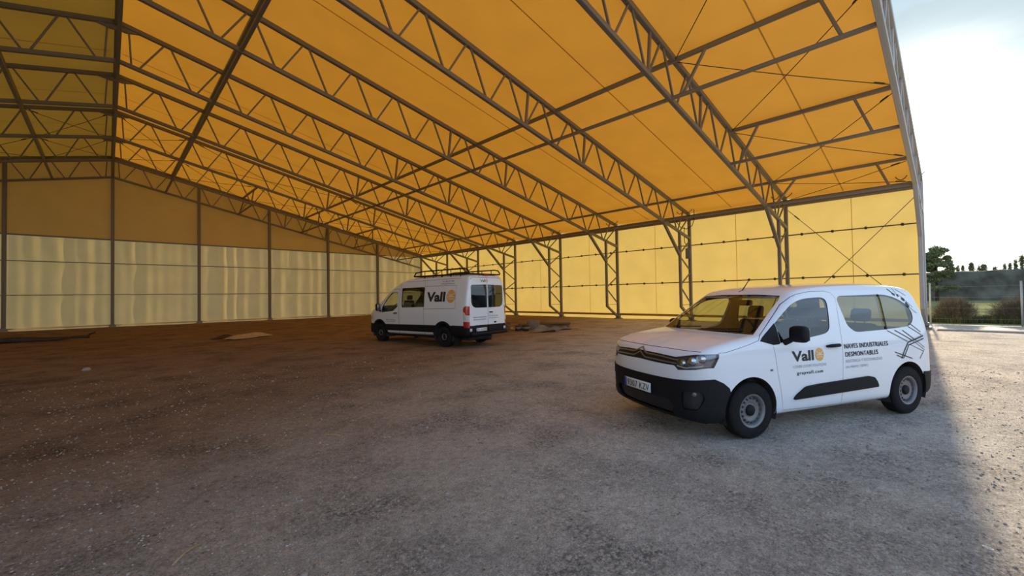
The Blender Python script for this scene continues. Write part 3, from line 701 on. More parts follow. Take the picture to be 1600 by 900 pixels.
def unproj(px, py, z=-.06):
    a, p, r = math.radians(43.49), math.radians(1.1226), math.radians(-.9107)
    F = Vector((math.sin(a) * math.cos(p), math.cos(a) * math.cos(p), math.sin(p))); R = Vector((math.cos(a), -math.sin(a), 0)); U = R.cross(F)
    R, U = R * math.cos(r) + U * math.sin(r), -R * math.sin(r) + U * math.cos(r)
    d = F + R * (px - 800) / 667.28 - U * (py - 450) / 667.28; t = (z - CAM_H) / d.z
    return d.x * t, d.y * t
stone(.86, 2.76, .024, 4, 'largest pale stone at the bottom left foreground')
stone(1.62, 2.42, .018, 5, 'small pale stone near the bottom picture edge')
tag(tube('plastic_ring', [(4.08 + .013 * math.cos(a), -.07 +   .024 * math.sin(a), -.05 + .004 * math.sin(a)) for a in np.linspace(0, 6.283, 19)[:-1]], .0028, DWHITE, None, 6, True), 'small white plastic ring lying in the shadow edge at lower right', 'ring')
for k, (x0, y0, x1, y1, lb) in enumerate(((1.92, 5.42, 2.06, 5.24, 'pale straw lying on the gravel in front of the minibus'), (.30, 3.45, .46, 3.62, 'thin pale twig lying in the left foreground'))):
    tag(tube('twig', [(x0, y0, gz(x0, y0) + .012), ((x0 + x1) / 2, (y0 + y1) / 2 + .02, gz(x0, y0) + .02), (x1, y1, gz(x1, y1) + .012)], .005, BEIGE, None, 5), lb, 'twig')
def pebbles(n=42000):
    """loose gravel over the yard: too many to count"""
    t = (1 + 5 ** .5) / 2
    ico = np.array([(-1, t, 0), (1, t, 0), (-1, -t, 0), (1, -t, 0), (0, -1, t), (0, 1, t), (0, -1, -t), (0, 1, -t), (t, 0, -1), (t, 0, 1), (-t, 0, -1), (-t, 0, 1)]) / 1.9
    fc = np.array([(0, 11, 5), (0, 5, 1), (0, 1, 7), (0, 7, 10), (0, 10, 11), (1, 5, 9), (5, 11, 4), (11, 10, 2), (10, 7, 6), (7, 1, 8), (3, 9, 4), (3, 4, 2), (3, 2, 6), (3, 6, 8), (3, 8, 9), (4, 9, 5), (2, 4, 11), (6, 2, 10), (8, 6, 7), (9, 8, 1)])
    d = 1.2 + 12 * rng.random(n) ** 1.8; a = np.radians(rng.uniform(-14, 104, n))
    x, y = d * np.sin(a), d * np.cos(a); k = y > -1.8; d, x, y = d[k], x[k], y[k]; n = len(d)
    s = (.0028 + .0055 * rng.random(n) ** 3 * (1 + d * .12)) * np.where(rng.random(n) < .02, 1.8, 1)
    sc = rng.uniform(.7, 1.3, (n, 1, 3)) * [1, 1, .58] * s[:, None, None]
    p = ico[None] * rng.uniform(.8, 1.2, (n, 12, 1)) * sc
    b = rng.uniform(0, 6.283, n)[:, None]; c_, s_ = np.cos(b), np.sin(b)
    V = np.stack([p[..., 0] * c_ - p[..., 1] * s_ + x[:, None], p[..., 0] * s_ + p[..., 1] * c_ + y[:, None], p[..., 2] + (ground_z(x, y) + s * .12)[:, None]], -1).reshape(-1, 3)
    F = (fc[None] + 12 * np.arange(n)[:, None, None]).reshape(-1, 3)
    me = bpy.data.meshes.new('gravel_stones'); me.from_pydata(V.tolist(), [], F.tolist()); me.update(); me.materials.append(mat('gravel_stone', (.30, .275, .24), .95, 0, .5, 7))
    tag(link('gravel_stones', me), 'loose grey gravel scattered over the yard', 'gravel', kind='stuff')
pebbles()
# ---------------------------------------------------------------- vehicle shells: implicit body, projected grid, cut into panels
def spline(pts, n=6):
    """Catmull-Rom through 2-D points; a point given twice keeps a corner."""
    out = []
    P = [np.array(p, float) for p in pts]
    for i in range(len(P) - 1):
        p1, p2 = P[i], P[i + 1]
        if np.allclose(p1, p2):
            continue
        p0 = P[i - 1] if i > 0 else p1
        p3 = P[i + 2] if i + 2 < len(P) else p2
        for k in range(n):
            t = k / n
            out.append(.5 * ((2 * p1) + (p2 - p0) * t + (2 * p0 - 5 * p1 + 4 * p2 - p3) * t * t + (3 * p1 - p0 - 3 * p2 + p3) * t ** 3))
    out.append(P[-1])
    return np.array(out)

def round_poly(pts, r=.03, n=4):
    """closed polygon with rounded corners; r may be a list"""
    m = len(pts); out = []
    for i in range(m):
        p0, p, p2 = (np.array(pts[(i + d) % m], float) for d in (-1, 0, 1))
        rr = r[i] if isinstance(r, (list, tuple)) else r
        a = p0 - p; b = p2 - p
        la, lb = np.linalg.norm(a), np.linalg.norm(b)
        d = min(rr, la * .45, lb * .45)
        if d < 1e-4:
            out.append(p); continue
        q0 = p + a / la * d; q1 = p + b / lb * d
        for k in range(n + 1):
            t = k / n
            out.append(q0 * (1 - t) ** 2 + p * 2 * t * (1 - t) + q1 * t * t)
    return [tuple(q) for q in out]

def sdf2(poly, X, Y):
    """signed distance to a closed polygon, negative inside"""
    A = np.asarray(poly, float); B = np.roll(A, -1, 0); E = B - A
    L = (E ** 2).sum(1); ok = L > 1e-12; A, B, E, L = A[ok], B[ok], E[ok], L[ok]
    out = np.empty(X.shape)
    for c in range(0, len(X), 4000):
        x = X[c:c + 4000, None]; y = Y[c:c + 4000, None]
        wx = x - A[:, 0]; wy = y - A[:, 1]
        t = np.clip((wx * E[:, 0] + wy * E[:, 1]) / L, 0, 1)
        d = np.sqrt(((wx - E[:, 0] * t) ** 2 + (wy - E[:, 1] * t) ** 2).min(1))
        with np.errstate(divide='ignore', invalid='ignore'):
            cr = ((A[:, 1] > y) != (B[:, 1] > y)) & (x < E[:, 0] * wy / E[:, 1] + A[:, 0])
        out[c:c + 4000] = np.where(cr.sum(1) % 2 == 1, -d, d)
    return out

def smax(a, b, k):
    h = np.maximum(k - np.abs(a - b), 0) / k
    return np.maximum(a, b) + h * h * k * .25

class Shell:
    """body = smooth intersection of side, front and plan silhouettes"""
    def __init__(s, side, front, plan, curve, ks, spine, box, res):
        s.side, s.front, s.plan, s.curve, s.ks = side, front, plan, curve, ks
        (x0, z0), (x1, z1) = spine
        lo, hi = np.array(box[0]), np.array(box[1])
        n = [max(2, int(round((hi[a] - lo[a]) / res))) for a in range(3)]
        idx = {}; pts = []; faces = []
        def vid(i, j, k):
            q = (i, j, k)
            if q not in idx:
                idx[q] = len(pts)
                pts.append((lo[0] + (hi[0] - lo[0]) * i / n[0], lo[1] + (hi[1] - lo[1]) * j / n[1], lo[2] + (hi[2] - lo[2]) * k / n[2]))
            return idx[q]
        for i in range(n[0]):
            for j in range(n[1]):
                faces.append((vid(i, j, 0), vid(i, j + 1, 0), vid(i + 1, j + 1, 0), vid(i + 1, j, 0)))
                faces.append((vid(i, j, n[2]), vid(i + 1, j, n[2]), vid(i + 1, j + 1, n[2]), vid(i, j + 1, n[2])))
            for k in range(n[2]):
                faces.append((vid(i, 0, k), vid(i + 1, 0, k), vid(i + 1, 0, k + 1), vid(i, 0, k + 1)))
                faces.append((vid(i, n[1], k), vid(i, n[1], k + 1), vid(i + 1, n[1], k + 1), vid(i + 1, n[1], k)))
        for j in range(n[1]):
            for k in range(n[2]):
                faces.append((vid(0, j, k), vid(0, j, k + 1), vid(0, j + 1, k + 1), vid(0, j + 1, k)))
                faces.append((vid(n[0], j, k), vid(n[0], j + 1, k), vid(n[0], j + 1, k + 1), vid(n[0], j, k + 1)))
        V = np.array(pts); O = np.zeros_like(V)
        O[:, 0] = np.clip(V[:, 0], x0, x1)
        O[:, 2] = z0 + (z1 - z0) * (O[:, 0] - x0) / (x1 - x0)
        a = np.zeros(len(V)); b = np.full(len(V), 1.3)
        for _ in range(17):
            m = (a + b) / 2
            f = s.F(O + (V - O) * m[:, None])
            a = np.where(f < 0, m, a); b = np.where(f < 0, b, m)
        s.V = O + (V - O) * ((a + b) / 2)[:, None]
        s.faces = faces
    def F(s, P):
        x, y, z = P[..., 0], np.abs(P[..., 1]), P[..., 2]
        A = sdf2(s.side, x + s.curve(x, y, z), z)
        B = sdf2(s.front, y, z)
        C = sdf2(s.plan, x, y)
        return smax(smax(A, B, s.ks[0]), C, s.ks[1])
    def normals(s, P):
        e = 2e-3; g = np.zeros_like(P)
        for a in range(3):
            d = np.zeros(3); d[a] = e
            g[:, a] = s.F(P + d) - s.F(P - d)
        return g / np.maximum(np.linalg.norm(g, axis=1, keepdims=True), 1e-9)
    def bmesh(s):
        bm = bmesh.new()
        vs = [bm.verts.new(v) for v in s.V]
        for f in s.faces:
            bm.faces.new([vs[i] for i in f])
        bm.normal_update()
        s.lay = bm.faces.layers.int.new('part')
        return bm

def in_poly(poly, x, y):
    c = False; n = len(poly)
    for i in range(n):
        ax, ay = poly[i]; bx, by = poly[i - 1]
        if (ay > y) != (by > y) and x < (bx - ax) * (y - ay) / (by - ay) + ax:
            c = not c
    return c

def cut(bm, lay, poly, axes, keep, part, only=None):
    """knife a 2-D outline through the shell along the third axis; the faces inside take the part id"""
    ua, va = axes
    us = [p[0] for p in poly]; vs = [p[1] for p in poly]
    u0, u1, v0, v1 = min(us), max(us), min(vs), max(vs)
    cand = {}
    def box(f):
        q = [(v.co[ua], v.co[va]) for v in f.verts]
        return min(a for a, _ in q), max(a for a, _ in q), min(b for _, b in q), max(b for _, b in q)
    for f in bm.faces:
        c = f.calc_center_median()
        if keep(c):
            b = box(f)
            if b[1] > u0 and b[0] < u1 and b[3] > v0 and b[2] < v1:
                cand[f] = b
    n = len(poly)
    for i in range(n):
        (ax, ay), (bx, by) = poly[i], poly[(i + 1) % n]
        L = math.hypot(bx - ax, by - ay)
        if L < 1e-5: continue
        nx, ny = (by - ay) / L, -(bx - ax) / L
        su0, su1, sv0, sv1 = min(ax, bx) - .004, max(ax, bx) + .004, min(ay, by) - .004, max(ay, by) + .004
        sel = []
        for f, b in cand.items():
            if b[1] > su0 and b[0] < su1 and b[3] > sv0 and b[2] < sv1:
                ds = [(v.co[ua] - ax) * nx + (v.co[va] - ay) * ny for v in f.verts]
                if min(ds) < -1e-5 and max(ds) > 1e-5:
                    sel.append(f)
        if not sel: continue
        geom = set(sel)
        for f in sel:
            geom.update(f.edges); geom.update(f.verts)
        co = [0, 0, 0]; no = [0, 0, 0]
        co[ua], co[va] = ax, ay; no[ua], no[va] = nx, ny
        r = bmesh.ops.bisect_plane(bm, geom=list(geom), dist=1e-6, plane_co=co, plane_no=no)
        for f in sel:
            if not f.is_valid: cand.pop(f, None)
        for g in r['geom']:
            if isinstance(g, bmesh.types.BMFace):
                cand[g] = box(g)
    for f in cand:
        if f.is_valid and (only is None or f[lay] in only):
            c = f.calc_center_median()
            if in_poly(poly, c[ua], c[va]):
                f[lay] = part

def strip(pts, w):
    """outline of a polyline thickened to width w"""
    P = [np.array(p, float) for p in pts]; L = []; R = []
    for i, p in enumerate(P):
        d = P[min(i + 1, len(P) - 1)] - P[max(i - 1, 0)]
        d /= np.linalg.norm(d); nrm = np.array([-d[1], d[0]]) * w / 2
        L.append(tuple(p + nrm)); R.append(tuple(p - nrm))
    return L + R[::-1]

def extract(sh, bm, ids, name, m, parent, off=0., rim=0., side=None, smooth=True):
    """mesh of the faces that carry the given part ids, moved along the body normal by off; rim closes the edge inwards"""
    ids = ids if isinstance(ids, (set, tuple, list)) else {ids}
    lay = sh.lay; fs = [f for f in bm.faces if f[lay] in ids and (side is None or side(f.calc_center_median()))]
    if not fs: return None
    idx = {}; V = []; F = []
    for f in fs:
        q = []
        for v in f.verts:
            if v.index not in idx: idx[v.index] = len(V); V.append(tuple(v.co))
            q.append(idx[v.index])
        F.append(tuple(q))
    V = np.array(V); Nn = sh.normals(V); P = V + Nn * off; NN = Nn
    if rim:
        cnt = {}
        for f in F:
            for a, b in zip(f, f[1:] + f[:1]):
                cnt[(a, b)] = 1
        bnd = [(a, b) for (a, b) in cnt if (b, a) not in cnt]
        ring = {}
        extra = []
        for a, b in bnd:
            for v in (a, b):
                if v not in ring:
                    ring[v] = len(P) + len(extra); extra.append(V[v] + Nn[v] * (off - rim))
        if extra:
            P = np.vstack([P, extra])
            F = F + [(b, a, ring[a], ring[b]) for a, b in bnd]
    me = bpy.data.meshes.new(name); me.from_pydata([tuple(v) for v in P], [], F); me.update(); me.materials.append(m)
    if smooth:
        me.shade_smooth()
        if not rim: me.normals_split_custom_set_from_vertices([tuple(n) for n in NN])
        elif hasattr(me, 'set_sharp_from_angle'): me.set_sharp_from_angle(angle=math.radians(40))
    return link(name, me, parent)

def on_side(sh, xs, zs, sgn=1, off=.003, axis='side'):
    """lift 2-D points onto the body: side view (x, z) or end view (y, z)"""
    xs = np.asarray(xs, float); zs = np.asarray(zs, float); n = len(xs)
    def pt(t):
        if axis == 'side': return np.column_stack([xs, np.full(n, 0.) + t, zs])
        return np.column_stack([np.full(n, 0.) + t, xs, zs])
    a = np.zeros(n); b = np.full(n, 3.4 * sgn) if axis != 'side' else np.full(n, 1.3 * sgn)
    if axis != 'side': a = np.full(n, .3 * sgn)
    for _ in range(24):
        mth = (a + b) / 2; f = sh.F(pt(mth)); a = np.where(f < 0, mth, a); b = np.where(f < 0, b, mth)
    P = pt((a + b) / 2); return P + sh.normals(P) * off

def text_shape(s, bold=0., spacing=1.):
    cu = bpy.data.curves.new('lettering', 'FONT'); cu.body = s; cu.offset = bold; cu.space_character = spacing; cu.resolution_u = 3
    o = bpy.data.objects.new('lettering', cu); COL.objects.link(o)
    bpy.context.view_layer.update()
    dg = bpy.context.evaluated_depsgraph_get()
    me = bpy.data.meshes.new_from_object(o.evaluated_get(dg))
    V = np.array([v.co[:2] for v in me.vertices]); F = [tuple(p.vertices) for p in me.polygons]
    bpy.data.objects.remove(o); bpy.data.curves.remove(cu); bpy.data.meshes.remove(me)
    V = V - V.min(0); return V, F

def lettering(sh, s, x0, x1, z0, z1, m, parent, sgn=1, axis='side', bold=0., spacing=1., off=.003, name='lettering', heavy=0.):
    """text filling the box from x0 (reading start) to x1, z0..z1"""
    V, F = text_shape(s, bold, spacing); mx = V.max(0)
    if max(abs(x1 - x0) / len(s), abs(z1 - z0)) > .06:      # follow the curved panel: slice tall letters
        b_ = bmesh.new(); vv = [b_.verts.new((*q, 0)) for q in V]
        for f in F:
            try: b_.faces.new([vv[i] for i in f])
            except ValueError: pass
        k = max(2, int(abs(z1 - z0) / .035))
        for ax, cnt in ((1, k), (0, max(2, int(abs(x1 - x0) / .05)))):
            for q in range(1, cnt):
                co = [0, 0, 0]; no = [0, 0, 0]; co[ax] = mx[ax] * q / cnt; no[ax] = 1
                bmesh.ops.bisect_plane(b_, geom=list(b_.verts) + list(b_.edges) + list(b_.faces), dist=1e-6, plane_co=co, plane_no=no)
        b_.verts.index_update(); V = np.array([v.co[:2] for v in b_.verts]); F = [tuple(v.index for v in f.verts) for f in b_.faces]; b_.free()
    xs = x0 + (x1 - x0) * V[:, 0] / mx[0]; zs = z0 + (z1 - z0) * V[:, 1] / mx[1]
    if heavy:                                               # heavier strokes
        n = len(xs); xs = np.concatenate([xs - heavy, xs, xs + heavy]); zs = np.concatenate([zs] * 3)
        F = F + [tuple(i + n for i in f) for f in F] + [tuple(i + 2 * n for i in f) for f in F]
    return mesh(name, on_side(sh, xs, zs, sgn, off, axis), F, m, parent)

def decal_line(sh, pts, w, m, parent, sgn=1, axis='side', off=.004, name='decal_line'):
    P = []
    for (a, b) in zip(pts[:-1], pts[1:]):
        for k in range(6): P.append(np.array(a) + (np.array(b) - np.array(a)) * k / 6)
    P.append(np.array(pts[-1])); o = strip(P, w); n = len(P)
    Q = on_side(sh, [p[0] for p in o], [p[1] for p in o], sgn, off, axis)
    F = [(i, i + 1, 2 * n - 2 - i, 2 * n - 1 - i) for i in range(n - 1)]
    return mesh(name, Q, F, m, parent)

def ball_logo(sh, cx, cz, rx, rz, parent, sgn=1, axis='side', flip=1):
    """orange disc with pale curved lines"""
    n = 28; K = 6
    xs = [cx]; zs = [cz]; F = [(0, 1 + i, 1 + (i + 1) % n) for i in range(n)]
    for k in range(1, K + 1):
        for i in range(n): xs.append(cx + rx * k / K * math.cos(2 * math.pi * i / n)); zs.append(cz + rz * k / K * math.sin(2 * math.pi * i / n))
        if k < K: F += [(1 + (k - 1) * n + i, 1 + k * n + i, 1 + k * n + (i + 1) % n, 1 + (k - 1) * n + (i + 1) % n) for i in range(n)]
    d = mesh('logo_disc', on_side(sh, xs, zs, sgn, .003, axis), F, DORANGE, parent)
    arc = lambda a, b, c: [(cx + rx * t, cz + rz * (b + c * t * t)) for t in np.linspace(-a, a, 9)]
    for p in (arc(.80, .22, .42), arc(.74, -.38, -.10), arc(.80, -.08, 0), [(cx, cz + rz * .22), (cx, cz - rz * .08)], arc(.5, .06, .0)):
        decal_line(sh, p, rz * .085, DWHITE, d, sgn, axis, .005, 'logo_line')
    return d

def wheel(parent, x, y, r, w, side, rim_r, holes=16, capm=None, rimm=None):
    """steel wheel with tyre; side = +1 left, -1 right"""
    t = bpy.data.objects.new('wheel', None); COL.objects.link(t); t.parent = parent; t.location = (x, y, r); t.empty_display_size = .1
    h = w / 2; s = side
    prof = [(rim_r, -h * .85), (rim_r + .03, -h), (r - .035, -h * .98), (r - .012, -h * .86), (r, -h * .66)]
    for k in range(5):       # tread grooves
        a = -h * .66 + (k + .5) * h * 1.32 / 5
        prof += [(r, a - .012), (r - .009, a - .009), (r - .009, a - .001), (r, a + .002)]
    prof += [(r, h * .66), (r - .012, h * .86), (r - .035, h * .98), (rim_r + .03, h), (rim_r, h * .85)]
    lathe('tyre', [(a, b * s) for a, b in prof], RUBBER, t, 48)
    o = h * s
    lathe('rim', [(a, o * b) for a, b in ((rim_r + .012, .93), (rim_r - .008, .90), (rim_r - .02, .55), (rim_r * .90, .42), (rim_r * .80, .60), (rim_r * .62, .66), (rim_r * .5, .50), (rim_r * .42, .52), (.001, .52))], rimm or RIM, t, 40)
    if rimm: lathe('trim_ring', [(a, o * b) for a, b in ((rim_r * .58, .70), (rim_r * .56, .80), (rim_r * .46, .80), (rim_r * .44, .6))], RIM, t, 30)
    # vent holes around the dish
    V = []; F = []
    for k in range(holes):
        a = 2 * math.pi * k / holes
        ra, rb, da = rim_r * .70, rim_r * .86, .55 * math.pi / holes
        c = len(V)
        for q in range(8):
            th = 2 * math.pi * q / 8; rr = (ra + rb) / 2 + (rb - ra) / 2 * math.sin(th); aa = a + da * math.cos(th)
            yy = .68 - .22 * max(0, (rr / rim_r - .74) / .16)
            V.append((rr * math.cos(aa), o * yy + s * .010, rr * math.sin(aa)))
        F.append(tuple(range(c, c + 8)))
    mesh('vent_hole', V, F, DARKIN, t)['kind'] = 'stuff'
    lathe('hub_cap', [(a, o * b) for a, b in ((rim_r * .36, .50), (rim_r * .34, .72), (rim_r * .25, .80), (.001, .82))], capm or BLACKP, t, 24)
    lathe('brake_drum', [(a, o * b) for a, b in ((rim_r, -.8), (rim_r, .2), (.02, .2))], DARKIN, t, 24)
    return t

def wheel_well(parent, x, y0, y1, z, r):
    n = 20; V = []; F = []
    for i in range(n + 1):
        a = math.pi * (-.12 + 1.24 * i / n)
        V += [(x + r * math.cos(a), y0, z + r * math.sin(a)), (x + r * math.cos(a), y1, z + r * math.sin(a))]
    for i in range(n): F.append((2 * i, 2 * i + 1, 2 * i + 3, 2 * i + 2))
    c = len(V); V.append((x, y0, z)); F += [(2 * i, 2 * i + 2, c) for i in range(n)]
    return mesh('wheel_well', V, F, DARKIN, parent)

def seat(parent, x, y, z, w=.48, back_h=.62, name='seat', tilt=.2):
    s = bpy.data.objects.new(name, None); COL.objects.link(s); s.parent = parent; s.location = (x, y, z); s.empty_display_size = .1
    rbox('cushion', (-.25, -w / 2, 0), (.27, w / 2, .17), SEATC, s, .06, 3)
    sh = lambda c: (c[0] - c[2] * tilt, c[1] * (1 - .12 * max(0, c[2] - .3)), c[2])
    rbox('backrest', (-.28, -w / 2, .08), (-.14, w / 2, .10 + back_h), SEATC, s, .06, 3, sh)
    rbox('headrest', (-.27, -.13, back_h + .12), (-.17, .13, back_h + .30), SEATC, s, .045, 3, sh)
    for q in (-.06, .06):
        z0, z1 = back_h + .06, back_h + .18
        tube('headrest_rod', [(-.22 - z0 * tilt, q, z0), (-.22 - z1 * tilt, q, z1)], .008, CHROME, s, 6)
    return s

def mirror(parent, x, y, z, side, w=.24, h=.17, d=.12):
    mr = bpy.data.objects.new('door_mirror', None); COL.objects.link(mr); mr.parent = parent; mr.location = (x, y, z); mr.empty_display_size = .1
    rbox('mirror_housing', (-d / 2, -w / 2, -h / 2), (d / 2, w / 2, h / 2), BLACKP, mr, .055, 4, lambda c: (c[0] + .05 * (c[1] / w) ** 2 - .12 * side * c[1], c[1], c[2]))
    rbox('mirror_glass', (-d / 2 - .004, -w / 2 + .025, -h / 2 + .02), (-d / 2 + .008, w / 2 - .025, h / 2 - .02), CHROMED, mr, .005, 1, lambda c: (c[0] + .05 * (c[1] / w) ** 2 - .12 * side * c[1], c[1], c[2]))
    tube('mirror_arm', [(.02, -side * w * .35, -h * .3), (.05, -side * (w * .5 + .05), -h * .55), (.06, -side * (w * .5 + .10), -h * .6)], [.03, .035, .045], BLACKP, mr, 8)
    return mr

def steering_wheel(parent, x, y, z, r, tilt):
    s = bpy.data.objects.new('steering_wheel', None); COL.objects.link(s); s.parent = parent; s.location = (x, y, z); s.rotation_euler = (0, tilt, 0); s.empty_display_size = .1
    tube('wheel_ring', [(0, r * math.cos(a), r * math.sin(a)) for a in np.linspace(0, 2 * math.pi, 25)[:-1]], .016, BLACKP, s, 6, True)
    for a in (.1, math.pi - .1, -math.pi / 2):
        tube('spoke', [(0, 0, 0), (0, r * math.cos(a), r * math.sin(a))], .018, BLACKP, s, 6)
    lathe('hub_pad', [(.001, .03), (.06, .03), (.07, 0), (.06, -.03)], BLACKP, s, 16, 'z').rotation_euler = (0, math.pi / 2, 0)
    return s

def plate(sh, parent, y0, y1, z0, z1, x, s, nose=1):
    """flat number plate standing on the front (nose=1) or rear (-1)"""
    p = rbox('number_plate', (x - .006, min(y0, y1), z0), (x + .006, max(y0, y1), z1), PLATEW, parent, .004, 1)
    w = y1 - y0
    f = x + .0075 * nose
    bx = [(f, y0, z0 + .003), (f, y0 + w * .085, z0 + .003), (f, y0 + w * .085, z1 - .003), (f, y0, z1 - .003)]
    mesh('plate_band', bx, [(0, 1, 2, 3)], PLATEB, p)
    V, F = text_shape(s, 0, 1.12); mx = V.max(0)
    n = len(V); V = np.vstack([V - [.012, 0], V, V + [.012, 0]]); F = F + [tuple(i + n for i in f) for f in F] + [tuple(i + 2 * n for i in f) for f in F]
    ys = y0 + w * .13 + w * .83 * V[:, 0] / mx[0]; zs = z0 + (z1 - z0) * (.17 + .66 * V[:, 1] / mx[1])
    mesh('plate_number', np.column_stack([np.full(len(ys), f + .001 * nose), ys, zs]), F, DBLACK, p)
    return p
def compact_shell(res=.05):
    side = np.vstack([spline([(2.02, .20), (2.02, .20), (2.16, .25), (2.245, .36), (2.27, .52), (2.27, .68), (2.245, .84), (2.20, .945), (2.12, 1.015), (1.85, 1.085), (1.55, 1.13), (1.27, 1.165), (1.27, 1.165)], 5),
                      spline([(1.27, 1.165), (1.27, 1.165), (.95, 1.385), (.55, 1.640), (.38, 1.70), (.1, 1.745), (-.4, 1.782), (-1.0, 1.79), (-1.5, 1.765), (-1.78, 1.715), (-1.90, 1.63), (-1.97, 1.42), (-2.04, 1.12), (-2.09, .86), (-2.13, .62), (-2.12, .42), (-2.05, .28), (-1.95, .22), (-1.95, .22)], 5)])
    fr = spline([(.80, .19), (.80, .19), (.875, .27), (.905, .42), (.918, .60), (.92, .80), (.91, .95), (.885, 1.07), (.845, 1.2), (.785, 1.42), (.728, 1.60), (.66, 1.71), (.52, 1.775), (.3, 1.805), (0, 1.815)], 4)
    fr = fr * [1.02, 1]
    front = np.vstack([fr, fr[::-1] * [-1, 1]])
    pl = spline([(2.285, 0), (2.27, .3), (2.21, .55), (2.09, .745), (1.90, .865), (1.55, .912), (1.0, .922), (0, .925), (-1.2, .922), (-1.7, .90), (-1.95, .85), (-2.07, .75), (-2.13, .5), (-2.145, 0)], 4)
    pl = pl * [1, 1.02]
    plan = np.vstack([pl, pl[::-1] * [1, -1]])
    for a in (side, plan):
        a[:, 0] -= .04 * np.clip((a[:, 0] - 1.6) / .67, 0, 1.1)
        a[:, 0] += .06 * np.clip((-1.4 - a[:, 0]) / .73, 0, 1.1)
    curve = lambda x, y, z: np.where(x > 0, .16 * y * y * np.clip(x / .6, 0, 1), -.07 * y * y * np.clip(-x - 1, 0, 1))
    return Shell(side, front, plan, curve, (.10, .09), ((-1.3, .85), (1.15, .66)), ((-2.3, -1.05, .02), (2.4, 1.05, 1.95)), res)
